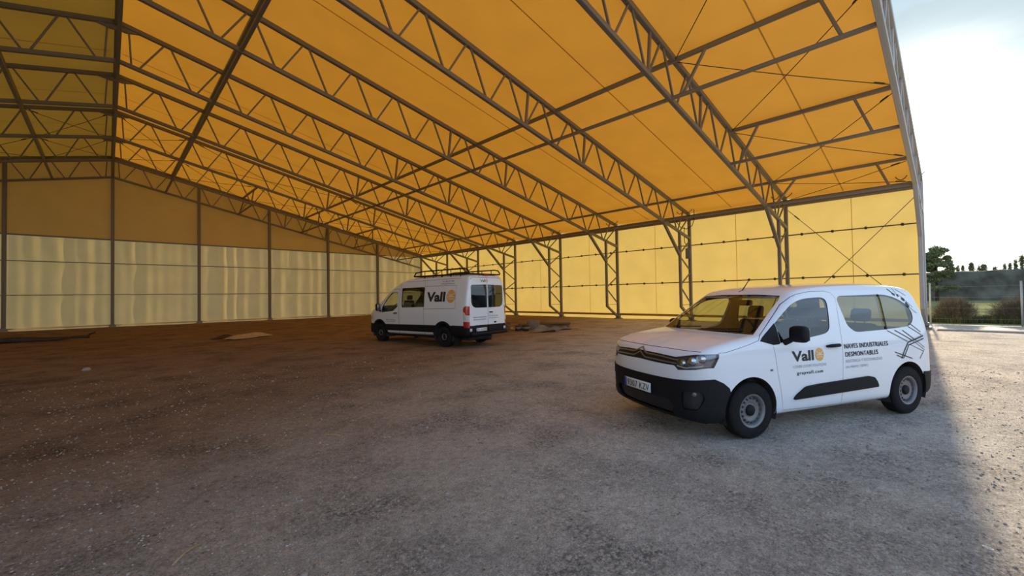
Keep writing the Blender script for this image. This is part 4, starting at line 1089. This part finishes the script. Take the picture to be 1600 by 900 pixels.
# ---------------------------------------------------------------- compact van in the foreground
def make_compact():
    sh = compact_shell(.05); bm = sh.bmesh(); lay = sh.lay
    H_ = math.radians(155.41)
    l = Vector((-math.sin(H_), math.cos(H_), 0))
    root = empty('compact_van', Vector((6.871, 1.889, -.06)) - l * .03, H_)
    tag(root, 'white compact passenger van with black bumper parked nearest in front', 'car')
    XA, ZA, RA = 1.365, .335, .375
    sidew = lambda c: abs(c[1]) > .50
    frontw = lambda c: c[0] > 1.5
    B, WS, FG, SG, QG, BUMP, MTRI, HL, GR, SEAMI, FD, SD, RB, RL, TG, MOLD, UNDER, GONE, FOG, INT = range(0, 20)
    # wheel arches
    for s in (1, -1):
        arch = [(s * XA + RA * math.cos(a), ZA + RA * math.sin(a)) for a in np.linspace(-.25, math.pi + .25, 26)] + [(s * XA - RA * .97, .0), (s * XA + RA * .97, .0)]
        cut(bm, lay, arch, (0, 2), sidew, GONE)
    # lower skirt / underside
    cut(bm, lay, [(-2.3, 0), (2.4, 0), (2.4, .205), (-2.3, .205)], (0, 2), lambda c: c[2] < .26, UNDER, {B})
    # doors
    door = [(1.012, 1.034), (.995, .9), (.975, .736), (.93, .533), (.905, .40), (.885, .285), (-.09, .262), (-.10, .6), (-.112, .9), (-.117, 1.0), (-.139, 1.131), (-.187, 1.343), (-.245, 1.58), (-.20, 1.645), (-.10, 1.664), (.177, 1.660), (.40, 1.630), (.50, 1.598), (.667, 1.509), (.907, 1.335), (1.21, 1.108)]
    sdw = lambda c: abs(c[1]) > .55
    cut(bm, lay, door, (0, 2), sdw, FD, {B})
    slide = [(-.117, 1.0), (-.112, .9), (-.10, .6), (-.09, .262), (-.93, .262), (-.985, .5), (-1.0, .75), (-1.01, 1.0), (-1.01, 1.13), (-1.09, 1.62), (-1.05, 1.66), (-.28, 1.66), (-.245, 1.58), (-.187, 1.343), (-.139, 1.131)]
    cut(bm, lay, slide, (0, 2), sdw, SD, {B})
    # glass
    fgl = spline([(.895, 1.068), (.895, 1.068), (.6, 1.090), (.286, 1.122), (.12, 1.148), (.035, 1.20), (-.005, 1.294), (-.05, 1.45), (-.06, 1.53), (-.03, 1.572), (.06, 1.586), (.316, 1.572), (.45, 1.545), (.557, 1.505), (.70, 1.42), (.863, 1.315), (.895, 1.29), (.895, 1.29)], 3)
    cut(bm, lay, [tuple(p) for p in fgl], (0, 2), sdw, FG, {B, FD})
    cut(bm, lay, [(1.195, 1.100), (1.007, 1.050), (.93, 1.052), (.90, 1.062), (.90, 1.295), (.93, 1.275)], (0, 2), sdw, MTRI, {B, FD})
    rg = [(-.318, 1.598), (-1.079, 1.608), (-.999, 1.147), (-.47, 1.136), (-.40, 1.146), (-.335, 1.19), (-.297, 1.24), (-.262, 1.50), (-.262, 1.56)]
    cut(bm, lay, round_poly(rg, [.05, 0, 0, .06, .03, .03, .04, .05, .03], 3), (0, 2), sdw, SG, {B, SD})
    qg = spline([(-1.095, 1.606), (-1.095, 1.606), (-1.22, 1.598), (-1.36, 1.568), (-1.50, 1.51), (-1.60, 1.43), (-1.635, 1.34), (-1.60, 1.25), (-1.50, 1.185), (-1.35, 1.165), (-1.014, 1.150), (-1.014, 1.150)], 3)
    cut(bm, lay, [tuple(p) for p in qg], (0, 2), sdw, QG, {B, SD})
    ws = [(-.775, 1.165), (0, 1.17), (.775, 1.165), (.725, 1.33), (.65, 1.56), (.615, 1.615), (.3, 1.632), (-.3, 1.632), (-.615, 1.615), (-.65, 1.56), (-.725, 1.33)]
    cut(bm, lay, ws, (1, 2), lambda c: c[0] > .28 and c[2] > 1.12, WS, {B})
    tg = round_poly([(-.66, 1.12), (.66, 1.12), (.60, 1.58), (-.60, 1.58)], .06)
    cut(bm, lay, tg, (1, 2), lambda c: c[0] < -1.6, TG, {B})
    # front bumper and rear bumper
    cut(bm, lay, [(2.6, -.1), (2.6, .675), (2.15, .690), (1.95, .712), (1.86, .716), (1.76, .670), (1.685, .61), (1.62, .40), (1.62, -.1)], (0, 2), lambda c: c[0] > 1.5, BUMP, {B, UNDER})
    cut(bm, lay, [(-2.6, -.1), (-2.6, .54), (-1.96, .54), (-1.70, .555), (-1.66, .40), (-1.66, -.1)], (0, 2), lambda c: c[0] < -1.5, RB, {B, UNDER})
    # grille band, headlamps
    cut(bm, lay, [(-.60, .842), (-.30, .846), (0, .856), (.30, .846), (.60, .842), (.60, .936), (.30, .952), (0, .958), (-.30, .952), (-.60, .936)], (1, 2), frontw, GR, {B})
    for s in (1, -1):
        cut(bm, lay, [(s * a, b) for a, b in ((.555, .935), (.776, .982), (1.1, 1.003), (1.1, .846), (.86, .838), (.788, .816), (.62, .798), (.572, .842))], (1, 2), lambda c: c[0] > 1.6, HL, {B, GR})
    cut(bm, lay, [(1.2, .78), (1.872, .78), (1.862, .845), (1.80, .95), (1.785, 1.05), (1.2, 1.05)], (0, 2), sidew, B, {HL})
    for s in (1, -1):
        cut(bm, lay, round_poly([(s * a, b) for a, b in ((.66, .575), (.83, .58), (.845, .50), (.80, .37), (.65, .365))], .03, 3), (1, 2), lambda c: c[0] > 1.7, FOG, {BUMP})
    cut(bm, lay, round_poly([(-.52, .25), (.52, .25), (.56, .40), (.50, .455), (-.50, .455), (-.56, .40)], .03, 3), (1, 2), lambda c: c[0] > 1.9, INT, {BUMP})
    # rear lamps
    for s in (1, -1):
        cut(bm, lay, [(s * .72, .85), (s * 1.1, .85), (s * 1.1, 1.42), (s * .70, 1.42)], (1, 2), lambda c: c[0] < -1.93, RL, {B})
    # side moulding
    mold = round_poly([(.742, .398), (.700, .448), (.545, .538), (.355, .552), (-.56, .580), (-.655, .562), (-.715, .495), (-.745, .432)], .03, 3)
    cut(bm, lay, mold, (0, 2), sdw, MOLD, {B, FD, SD})
    # panel gaps
    gaps = [[(1.012, 1.034), (.995, .9), (.975, .736), (.93, .533), (.905, .40), (.885, .285), (.4, .275), (-.09, .262)],
            [(-.09, .262), (-.10, .6), (-.112, .9), (-.117, 1.0), (-.139, 1.131), (-.187, 1.343), (-.245, 1.58), (-.20, 1.645), (-.10, 1.664), (.177, 1.660), (.40, 1.630), (.50, 1.598), (.667, 1.509), (.907, 1.335), (1.21, 1.108)],
            [(1.21, 1.108), (1.39, 1.066), (1.70, 1.002), (1.80, .997)], [(-.09, .262), (-.93, .262)]]
    for g in gaps:
        cut(bm, lay, strip(g, .0045), (0, 2), lambda c: abs(c[1]) > .6, SEAMI, {B, FD, SD})
    cut(bm, lay, strip([(-.80, 1.010), (-.33, 1.016), (.35, 1.016), (.80, 1.010)], .005), (1, 2), lambda c: c[0] > 1.85, SEAMI, {B})
    bm.faces.index_update(); bm.verts.index_update(); bm.verts.ensure_lookup_table()
    L_ = lambda c: c[1] > 0
    R_ = lambda c: c[1] < 0
    extract(sh, bm, B, 'body', WHITE, root)
    extract(sh, bm, {B, FD, SD, MOLD}, 'interior_lining', DARKIN, root, -.035)
    extract(sh, bm, {UNDER}, 'underbody', DARKIN, root)
    extract(sh, bm, WS, 'windscreen', WINC, root, -.004)
    extract(sh, bm, TG, 'tailgate_window', WINT, root, -.004)
    extract(sh, bm, BUMP, 'front_bumper', BLACKP, root, .012, .03)
    extract(sh, bm, RB, 'rear_bumper', BLACKP, root, .012, .03)
    extract(sh, bm, INT, 'lower_air_intake', DBLACK, root, -.03)
    extract(sh, bm, SEAMI, 'panel_gap', GAPM, root, -.006)
    extract(sh, bm, GR, 'grille', DBLACK, root, -.012)
    doors = {}
    for sd, nm in ((L_, 1), (R_, -1)):
        d = extract(sh, bm, FD, 'front_door', WHITE, root, 0, 0, sd); doors[nm] = d
        extract(sh, bm, FG, 'door_window', WINT, d, -.006, 0, sd); extract(sh, bm, MTRI, 'mirror_triangle', BLACKP, d, .002, 0, lambda c: sd(c) and c[0] > 0); decal_line(sh, [(-1.087, 1.609), (-1.0065, 1.147)], .030, BLACKP, root, nm, 'side', .003, 'window_divider')
        d2 = extract(sh, bm, SD, 'sliding_door', WHITE, root, 0, 0, sd)
        extract(sh, bm, SG, 'door_window', PRIV, d2, -.004, 0, sd)
        extract(sh, bm, FOG, 'fog_lamp_recess', DBLACK, root, -.03, 0, sd)
        extract(sh, bm, QG, 'quarter_window', PRIV, root, -.004, 0, sd)
        extract(sh, bm, MOLD, 'side_moulding', BLACKP, root, .022, .024, sd)
        extract(sh, bm, RL, 'tail_lamp', REDL, root, .004, 0, sd)
        h = extract(sh, bm, HL, 'headlamp', DBLACK, root, -.03, 0, sd)
        if h:
            h.data.materials[0] = mat('lamp_housing', (.20, .22, .26), .2, .8, .2, 10)
            extract(sh, bm, HL, 'lamp_lens', LENS, h, -.001, 0, sd)
            for yy, zz, rr in ((.75, .91, .055), (.835, .935, .05), (.65, .88, .045)):
                x = on_side(sh, [nm * yy], [zz], 1, -.045, 'end')[0]
                lathe('reflector', [(rr, 0), (rr * .9, .02), (rr * .5, .035), (.001, .04)], CHROME, h, 16, 'y').matrix_basis = Matrix.Translation(x) @ Matrix.Rotation(nm * .9 - math.pi / 2, 4, 'Z')
            decal_line(sh, [(nm * .60, .845), (nm * .70, .828), (nm * .80, .848), (nm * .84, .862)], .012, WHL, h, 1, 'end', -.008, 'light_strip')
        hx = [(.165, .990), (.12, .993), (-.02, .995), (-.062, .990)]
        P = on_side(sh, [q[0] for q in hx], [q[1] for q in hx], nm, .035)
        P[0] = on_side(sh, [hx[0][0]], [hx[0][1]], nm, .0)[0]; P[-1] = on_side(sh, [hx[-1][0]], [hx[-1][1]], nm, .0)[0]
        tube('door_handle', P, [.012, .021, .021, .012], BLACKP, d, 8)
        mr = mirror(root, .77, nm * 1.04, 1.175, nm, .19, .19, .13)
        wheel_well(root, XA, nm * .50, nm * .90, ZA, RA + .005); wheel_well(root, -XA, nm * .50, nm * .90, ZA, RA + .005)
        wheel(root, XA - .04, nm * .785, .318, .20, nm, .178); wheel(root, -XA - .045, nm * .785, .318, .20, nm, .178)
        q = on_side(sh, [1.067], [.767], nm, 0)[0]
        b = rbox('side_repeater', (-.02, -.008, -.012), (.02, .008, .012), GREYBOX, root, .006, 2); b.location = q
        q = on_side(sh, [nm * .775], [.545], 1, -.01, 'end')[0]
        b = lathe('fog_lamp', [(.026, 0), (.023, .01), (.001, .014)], RIM, root, 16); b.matrix_basis = Matrix.Translation(q) @ Matrix.Rotation(-math.pi / 2 + nm * .8, 4, 'Z')
    # chrome lines and double chevron on the nose
    for dz, m_ in ((.0, CHROME),):
        for s in (1, -1):
            decal_line(sh, [(s * .62, .905), (s * .35, .925), (s * .13, .930), (s * .085, .945), (0, .992)], .016, CHROMED, root, 1, 'end', .012, 'chevron_bar')
            decal_line(sh, [(s * .60, .868), (s * .30, .880), (s * .13, .882), (s * .085, .895), (0, .940)], .016, CHROMED, root, 1, 'end', .012, 'chevron_bar')
    plate(sh, root, -.265, .265, .475, .59, 2.238, '9307 KZV')
    plate(sh, root, .26, -.26, .62, .73, -2.085, '9307 KZV', -1)
    # aerial, wipers
    q = Vector(on_side(sh, [.0], [0], 1)[0])
    tube('roof_aerial', [(.50, -.06, 1.62), (.46, -.06, 1.665), (.42, -.06, 1.69), (.27, -.06, 1.86)], [.035, .022, .008, .004], BLACKP, root, 8)
    for y0, y1 in ((.05, .60), (-.55, .0)):
        zz = [1.19, 1.20]; pts = []
        for t in np.linspace(0, 1, 6):
            y = y0 + (y1 - y0) * t; pts.append(tuple(on_side(sh, [y], [1.178 + .03 * t], 1, .015, 'end')[0]))
        tube('wiper', pts, .008, BLACKP, root, 6)
    # cabin
    rbox('cabin_floor', (-1.9, -.72, .30), (1.2, .72, .42), DARKIN, root, .03, 1)
    prism('dashboard', round_poly([(1.25, .6), (1.30, 1.10), (1.05, 1.13), (.80, 1.06), (.72, .90), (.80, .6)], .06), -.74, .74, DARKIN, root)
    prism('load_cover', [(-1.85, .9), (-1.85, 1.06), (-1.30, 1.06), (-1.30, .9)], -.7, .7, DARKIN, root)
    for yy in (.37, -.37): seat(root, .22, yy, .52, .50, .64, 'front_seat')
    for yy in (.48, 0, -.48): seat(root, -.78, yy, .55, .45, .56, 'rear_seat')
    steering_wheel(root, .68, .37, 1.02, .185, math.radians(-25))
    rbox('rear_view_mirror', (.42, -.12, 1.48), (.47, .12, 1.56), BLACKP, root, .02, 2)
    rbox('sun_visor', (.42, .12, 1.585), (.62, .58, 1.605), GREYBOX, root, .008, 1); rbox('sun_visor', (.42, -.58, 1.585), (.62, -.12, 1.605), GREYBOX, root, .008, 1)
    # lettering on the left side
    T = lambda *a, **k: lettering(sh, *a, parent=root, **k)
    T('Vall', .745, .392, .838, .962, DBLACK, bold=.03, name='company_name')
    ball_logo(sh, .293, .902, .072, .078, root)
    T('CLEVER COVER SOLUTIONS', .736, .186, .764, .796, DGREY, name='small_print')
    T('grupvall.com', .672, .25, .672, .722, DBLACK, spacing=1.25, heavy=.002, name='web_address')
    T('NAVES INDUSTRIALES', -.150, -.965, .945, 1.003, DBLACK, spacing=1.10, heavy=.0032, name='slogan')
    T('DESMONTABLES', -.156, -.756, .846, .903, DBLACK, spacing=1.10, heavy=.0032, name='slogan')
    T('RESISTENCIA Y SOSTENIBILIDAD', -.157, -.83, .772, .808, DGREY, name='small_print')
    T('EN M\u00cdNIMO TIEMPO', -.160, -.562, .702, .742, DGREY, name='small_print')
    px = lambda pts: pts
    for w, pts in DECAL_LINES:
        decal_line(sh, pts, w, DBLACK, root)
    bm.free()
DECAL_LINES = [
(0.014, [(-1.34, 1.682), (-1.413, 1.604)]) ,
(0.03, [(-1.383, 1.622), (-1.427, 1.594)]) ,
(0.03, [(-1.475, 1.603), (-1.486, 1.57)]) ,
(0.04, [(-1.533, 1.552), (-1.579, 1.518)]) ,
(0.04, [(-1.582, 1.489), (-1.623, 1.426)]) ,
(0.006, [(-1.448, 1.693), (-1.475, 1.567)]) ,
(0.006, [(-1.5, 1.674), (-1.65, 1.583)]) ,
(0.006, [(-1.502, 1.602), (-1.694, 1.422)]) ,
(0.006, [(-1.622, 1.424), (-1.737, 1.339)]) ,
(0.01, [(-1.012, 1.131), (-1.362, 0.977)]) ,
(0.012, [(-1.158, 1.131), (-1.473, 0.983)]) ,
(0.006, [(-1.473, 0.983), (-1.735, 0.842)]) ,
(0.012, [(-1.312, 1.125), (-1.547, 0.979)]) ,
(0.006, [(-1.547, 0.979), (-1.739, 0.876)]) ,
(0.01, [(-1.452, 1.17), (-1.694, 1.046)]) ,
(0.01, [(-1.509, 1.208), (-1.69, 1.086)]) ,
(0.018, [(-1.377, 0.965), (-1.731, 1.036)]) ,
(0.014, [(-1.389, 0.93), (-1.73, 0.998)]) ,
(0.018, [(-1.377, 0.965), (-1.29, 0.868), (-1.22, 0.762)]) ,
(0.014, [(-1.389, 0.936), (-1.314, 0.833), (-1.255, 0.76)]) ,
(0.012, [(-1.088, 0.852), (-1.443, 0.746)]) ,
(0.012, [(-1.119, 0.811), (-1.246, 0.764)]) ,
(0.006, [(-1.408, 0.935), (-1.702, 0.827)]) ,
(0.01, [(-1.713, 0.837), (-1.613, 0.734)]) ,
]
make_compact()
def minibus_shell(res=.07):
    side = np.vstack([spline([(2.70, .30), (2.70, .30), (2.84, .36), (2.89, .5), (2.89, .68), (2.85, .9), (2.77, 1.06), (2.60, 1.19), (2.22, 1.36), (2.22, 1.36)], 5),
                      spline([(2.22, 1.36), (2.22, 1.36), (1.8, 1.66), (1.32, 1.99), (1.05, 2.14), (.75, 2.27), (.3, 2.40), (-.3, 2.475), (-1.5, 2.50), (-2.5, 2.49), (-2.85, 2.46), (-2.97, 2.37), (-3.01, 2.1), (-3.03, 1.4), (-3.05, .8), (-3.06, .56), (-3.0, .42), (-2.8, .38), (-2.8, .38)], 5)])
    fr = spline([(.90, .30), (.90, .30), (.98, .40), (1.015, .6), (1.03, .9), (1.03, 1.15), (1.01, 1.4), (.97, 1.7), (.915, 2.0), (.86, 2.25), (.80, 2.40), (.66, 2.49), (.4, 2.52), (0, 2.53)], 4)
    front = np.vstack([fr, fr[::-1] * [-1, 1]])
    pl = spline([(2.90, 0), (2.87, .4), (2.78, .7), (2.6, .90), (2.3, .99), (1.8, 1.03), (.5, 1.035), (-2.5, 1.035), (-2.85, 1.02), (-2.99, .97), (-3.05, .85), (-3.075, 0)], 4)
    plan = np.vstack([pl, pl[::-1] * [1, -1]])
    curve = lambda x, y, z: np.where(x > .5, .13 * y * y * np.clip((x - .5) / .8, 0, 1), 0)
    return Shell(side, front, plan, curve, (.12, .07), ((-2.2, 1.2), (1.4, .95)), ((-3.2, -1.15, .1), (3.05, 1.15, 2.7)), res)
# ---------------------------------------------------------------- tall panel minibus further back
def make_minibus():
    sh = minibus_shell(.07); bm = sh.bmesh(); lay = sh.lay
    H_ = math.radians(97.63)
    l = Vector((-math.sin(H_), math.cos(H_), 0))
    root = empty('panel_minibus', Vector((9.143, 14.242, -.10)) + l * .05, H_)
    tag(root, 'tall white minibus with roof rack seen from behind, further inside the hall', 'van')
    XA, ZA, RA = 1.855, .37, .45
    sidew = lambda c: abs(c[1]) > .55
    sdw = lambda c: abs(c[1]) > .6
    B, WS, FG, SG, RG, CLAD, BUMP, RB, RDL, GR, HL, SEAMI, FD, SD, RD, LAMP, LAMPW, UNDER, GONE = range(19)
    for s in (1, -1):
        arch = [(s * XA + RA * math.cos(a), ZA + RA * math.sin(a)) for a in np.linspace(-.25, math.pi + .25, 24)] + [(s * XA - RA, .0), (s * XA + RA, .0)]
        cut(bm, lay, arch, (0, 2), sidew, GONE)
        ring = [(s * XA + (RA + .07) * math.cos(a), ZA + (RA + .07) * math.sin(a)) for a in np.linspace(-.1, math.pi + .1, 24)] + [(s * XA - RA, .3), (s * XA + RA, .3)]
        cut(bm, lay, ring, (0, 2), sidew, CLAD, {B})
    cut(bm, lay, [(-3.3, 0), (3.1, 0), (3.1, .345), (-3.3, .345)], (0, 2), lambda c: c[2] < .42, UNDER, {B, CLAD})
    # dark band along the flank, bumpers
    cut(bm, lay, [(-3.2, .755), (-1.4, .738), (1.6, .705), (1.6, .47), (-1.4, .485), (-3.2, .49)], (0, 2), lambda c: abs(c[1]) > .8 and -2.99 < c[0] < 2.0, CLAD, {B})
    cut(bm, lay, [(3.2, .2), (3.2, .80), (2.5, .72), (2.2, .70), (2.2, .2)], (0, 2), lambda c: c[0] > 2.1, BUMP, {B, UNDER, CLAD})
    cut(bm, lay, [(-3.3, .2), (-3.3, .755), (-2.33, .755), (-2.33, .2)], (0, 2), lambda c: c[0] < -2.2, RB, {B, UNDER, CLAD})
    # glass
    fg = spline([(1.70, 1.150), (1.70, 1.150), (1.66, 1.34), (1.44, 1.62), (1.16, 1.88), (1.08, 1.925), (.76, 1.935), (.735, 1.90), (.69, 1.42), (.72, 1.36), (.92, 1.235), (1.0, 1.21), (1.0, 1.21)], 3)
    door = [(1.82, 1.13), (1.78, 1.36), (1.50, 1.66), (1.19, 1.95), (1.08, 2.03), (.663, 2.047), (.63, 1.4), (.60, .71), (.60, .40), (1.35, .40), (1.42, .55), (1.50, .72), (1.66, .82)]
    cut(bm, lay, door, (0, 2), sdw, FD, {B})
    cut(bm, lay, [tuple(p) for p in fg], (0, 2), sdw, FG, {B, FD, CLAD})
    slide = [(.56, 2.10), (-.80, 2.10), (-.86, 1.30), (-.87, .75), (-.87, .42), (.55, .42), (.55, .75), (.58, 1.4)]
    cut(bm, lay, slide, (0, 2), sdw, SD, {B})
    cut(bm, lay, round_poly([(.492, 2.076), (-.808, 2.084), (-.882, 1.372), (.425, 1.345)], .045, 3), (0, 2), sdw, SG, {B, SD})
    cut(bm, lay, [(-.86, 1.40), (0, 1.42), (.86, 1.40), (.79, 1.75), (.72, 1.98), (0, 2.04), (-.72, 1.98), (-.79, 1.75)], (1, 2), lambda c: c[0] > 1.0 and c[2] > 1.3, WS, {B})
    cut(bm, lay, round_poly([(-.62, .80), (.62, .80), (.70, 1.02), (-.70, 1.02)], .04), (1, 2), lambda c: c[0] > 2.5, GR, {B, BUMP})
    for s in (1, -1):
        cut(bm, lay, [(s * .72, .86), (s * 1.2, .92), (s * 1.2, 1.20), (s * .78, 1.06)], (1, 2), lambda c: c[0] > 2.35, HL, {B})
    rearw = lambda c: c[0] < -2.93
    for s in (1, -1):
        cut(bm, lay, round_poly([(s * .03, 1.335), (s * .62, 1.34), (s * .755, 1.40), (s * .80, 1.53), (s * .80, 2.05), (s * .76, 2.105), (s * .03, 2.125)], [.0, .05, .08, .06, .04, .04, 0], 3), (1, 2), rearw, RG, {B})
        cut(bm, lay, [(s * .012, .50), (s * .82, .50), (s * .84, 1.0), (s * .80, 2.28), (s * .72, 2.36), (s * .012, 2.38)], (1, 2), rearw, RD, {B, RB})
    # tall tail lamps wrap the rear corner: seen from the side
    cut(bm, lay, round_poly([(-2.86, .70), (-3.2, .68), (-3.2, 1.36), (-2.93, 1.41), (-2.85, 1.34)], .05, 3), (0, 2), lambda c: abs(c[1]) > .90, LAMP, {B, RB, CLAD})
    cut(bm, lay, [(-2.7, .90), (-3.2, .88), (-3.2, 1.08), (-2.95, 1.10), (-2.9, 1.2), (-2.7, 1.2)], (0, 2), lambda c: abs(c[1]) > .90, LAMPW, {LAMP})
    gaps = [door[5:9], [(.56, 2.30), (.57, 1.4), (.55, .42)], [(-.75, 2.33), (-.82, 2.09), (-.845, 1.3), (-.863, .75), (-.87, .40)], [(-.845, 1.295), (-2.46, 1.325)], [(-.82, 2.11), (-2.45, 2.10), (-2.47, 1.325)], door[0:6], [(.30, 2.30), (-2.6, 2.345)]]
    for g in gaps: cut(bm, lay, strip(g, .010), (0, 2), sdw, SEAMI, {B, FD, SD, CLAD})
    cut(bm, lay, [(-.007, .48), (.007, .48), (.007, 2.38), (-.007, 2.38)], (1, 2), rearw, SEAMI, {B, RB, RD})
    cut(bm, lay, strip([(-.78, 2.30), (-.70, 2.365), (.70, 2.365), (.78, 2.30)], .012), (1, 2), rearw, SEAMI, {B, RD})
    bm.faces.index_update(); bm.verts.index_update()
    L_ = lambda c: c[1] > 0
    R_ = lambda c: c[1] < 0
    up = lambda c: c[2] > .752
    lowf = lambda c: c[2] <= .752
    extract(sh, bm, B, 'body', WHITE, root)
    extract(sh, bm, {B, FD, SD, RD, CLAD}, 'interior_lining', DARKIN, root, -.04)
    extract(sh, bm, UNDER, 'underbody', DARKIN, root)
    extract(sh, bm, WS, 'windscreen', WINC, root, -.004)
    extract(sh, bm, BUMP, 'front_bumper', BLACKP, root, .01, .03)
    extract(sh, bm, RB, 'rear_bumper', BLACKP, root, .015, .03)
    extract(sh, bm, GR, 'grille', DBLACK, root, -.02)
    extract(sh, bm, SEAMI, 'panel_gap', GAPM, root, -.006)
    for sd, nm in ((L_, 1), (R_, -1)):
        d = extract(sh, bm, FD, 'front_door', WHITE, root, 0, 0, sd)
        extract(sh, bm, FG, 'door_window', WINC, d, -.004, 0, sd)
        d2 = extract(sh, bm, SD, 'sliding_door', WHITE, root, 0, 0, sd)
        extract(sh, bm, SG, 'door_window', PRIV, d2, -.004, 0, sd)
        r = extract(sh, bm, RD, 'rear_door', WHITE, root, 0, 0, lambda c: sd(c) and up(c))
        extract(sh, bm, RG, 'rear_window', PRIV, r, -.004, 0, sd)
        extract(sh, bm, RD, 'lower_door_trim', BLACKP, r, .004, 0, lambda c: sd(c) and lowf(c))
        extract(sh, bm, CLAD, 'side_cladding', BLACKP, root, .012, .014, sd)
        extract(sh, bm, HL, 'headlamp', WHL, root, .002, 0, sd)
        t = extract(sh, bm, LAMP, 'tail_lamp', REDL, root, .012, .014, sd)
        extract(sh, bm, LAMPW, 'clear_lamp_section', WHL, t, .012, .014, sd)
        wheel_well(root, XA, nm * .55, nm * 1.0, ZA, RA + .005); wheel_well(root, -XA, nm * .55, nm * 1.0, ZA, RA + .005)
        wheel(root, XA, nm * .86, .35, .235, nm, .20, 10, BLACKP, BLACKP); wheel(root, -XA, nm * .86, .35, .235, nm, .20, 10, BLACKP, BLACKP)
        hx = [(.885, 1.132), (.85, 1.135), (.72, 1.141), (.683, 1.142)]
        tube('door_handle', on_side(sh, [q[0] for q in hx], [q[1] for q in hx], nm, .03), .02, BLACKP, d, 8)
        mirror(root, 1.72, nm * 1.16, 1.36, nm, .20, .29, .13)
        q = on_side(sh, [nm * .85], [.60], -1, .01, 'end')[0]
        rbox('reflector_lamp', (q[0] - .02, q[1] - .05, q[2] - .04), (q[0] + .03, q[1] + .05, q[2] + .06), WHL, root, .02, 2)
        rbox('mud_flap', (-XA - .52, nm * .78 - .13, .12), (-XA - .50, nm * .78 + .13, .45), RUBBER, root, .005, 1)
    rbox('rear_step', (-3.16, -.90, .42), (-2.98, .90, .53), BLACKP, root, .04, 2)
    rbox('rear_door_handle', (-3.075, -.22, 1.155), (-3.035, -.06, 1.195), BLACKP, root, .015, 2)
    rbox('badge', (-3.06, -.41, .80), (-3.04, -.30, .85), BLACKP, root, .012, 2)
    rbox('high_brake_lamp', (-3.0, -.12, 2.43), (-2.90, .12, 2.47), REDL, root, .015, 2)
    for q in ((-2.95, .55), (-2.3, .40)):
        tube('exhaust_pipe', [(q[0], -.4, .30), (q[0] + .3, -.4, .30)], .03, STEEL, root, 8)
        break
    rbox('chassis', (-2.7, -.55, .22), (2.2, .55, .36), DARKIN, root, .04, 1)
    # roof rack
    rk = bpy.data.objects.new('roof_rack', None); COL.objects.link(rk); rk.parent = root; rk.location = (0, 0, 0)
    x0, x1, zf, ztp = -.05, -2.92, 2.49, 2.66
    for s in (1, -1):
        y = s * .78
        tube('floor_rail', [(x0, y, zf), (x1, y, zf)], .022, BLACKP, rk, 8)
        tube('guard_rail', [(x0, y, zf), (x0 - .12, y, zf + .13), (x0 - .32, y, ztp - .02), (x0 - .55, y, ztp), (x1 + .25, y, ztp), (x1 + .08, y, ztp - .03), (x1, y, ztp - .12), (x1, y, zf)], .022, BLACKP, rk, 8)
        for k in range(5):
            x = x0 - .62 - k * .46
            tube('guard_post', [(x, y, zf), (x, y, ztp)], .014, BLACKP, rk, 6)
            tube('roof_foot', [(x, y, zf), (x, y, 2.38)], .02, BLACKP, rk, 6)
    for k in range(9):
        x = x0 - .05 - k * (x0 - x1 - .1) / 8
        rbox('rack_slat', (x - .07, -.78, zf - .02), (x + .07, .78, zf + .015), BLACKP, rk, .01, 1)
    # cabin
    rbox('cabin_floor', (-2.8, -.85, .50), (2.0, .85, .60), DARKIN, root, .03, 1)
    prism('dashboard', round_poly([(2.15, .8), (2.15, 1.34), (1.85, 1.38), (1.60, 1.28), (1.55, .8)], .06), -.86, .86, DARKIN, root)
    for y in (.52, -.15, -.60): seat(root, .95, y, .85, .46, .66, 'front_seat')
    for y in (.55, .05, -.45): seat(root, -.25, y, .85, .45, .62, 'rear_seat')
    prism('bulkhead', round_poly([(-.98, .6), (-.98, 2.25), (-1.02, 2.25), (-1.02, .6)], .0), -.84, .84, DARKIN, root) if False else None
    steering_wheel(root, 1.40, .52, 1.32, .2, math.radians(-35))
    # lettering
    T = lambda *a, **k: lettering(sh, *a, parent=root, **k)
    T('Vall', -.98, -1.95, 1.55, 1.895, DBLACK, bold=.042, name='company_name')
    ball_logo(sh, -2.235, 1.735, .215, .225, root)
    T('Tel. 902 271 200', -1.70, -2.29, 2.225, 2.275, DBLACK, bold=.006, name='phone_number')
    T('www.grupvall.com', -1.66, -2.33, 2.135, 2.195, DBLACK, bold=.006, name='web_address')
    T('Naves Industriales', 1.40, .80, .855, .900, DBLACK, name='small_print'); T('Desmontables', 1.38, .82, .795, .835, DBLACK, name='small_print')
    E_ = dict(sgn=-1, axis='end')
    T('Vall', .33, .07, 2.205, 2.295, DBLACK, bold=.02, name='company_name', **E_)
    ball_logo(sh, .0, 2.25, .05, .05, root, -1, 'end')
    T('Naves Industriales', .72, .08, 1.0, 1.05, DBLACK, name='small_print', **E_); T('Desmontables', .70, .10, .925, .975, DBLACK, name='small_print', **E_)
    T('Tel. 902 271 200', -.06, -.52, 1.02, 1.065, DBLACK, name='phone_number', **E_); T('www.grupvall.com', -.05, -.56, .945, .995, DBLACK, name='web_address', **E_)
    p = plate(sh, root, .64, .12, .555, .665, -3.085, '2112 JPN', -1)
    bm.free()
make_minibus()
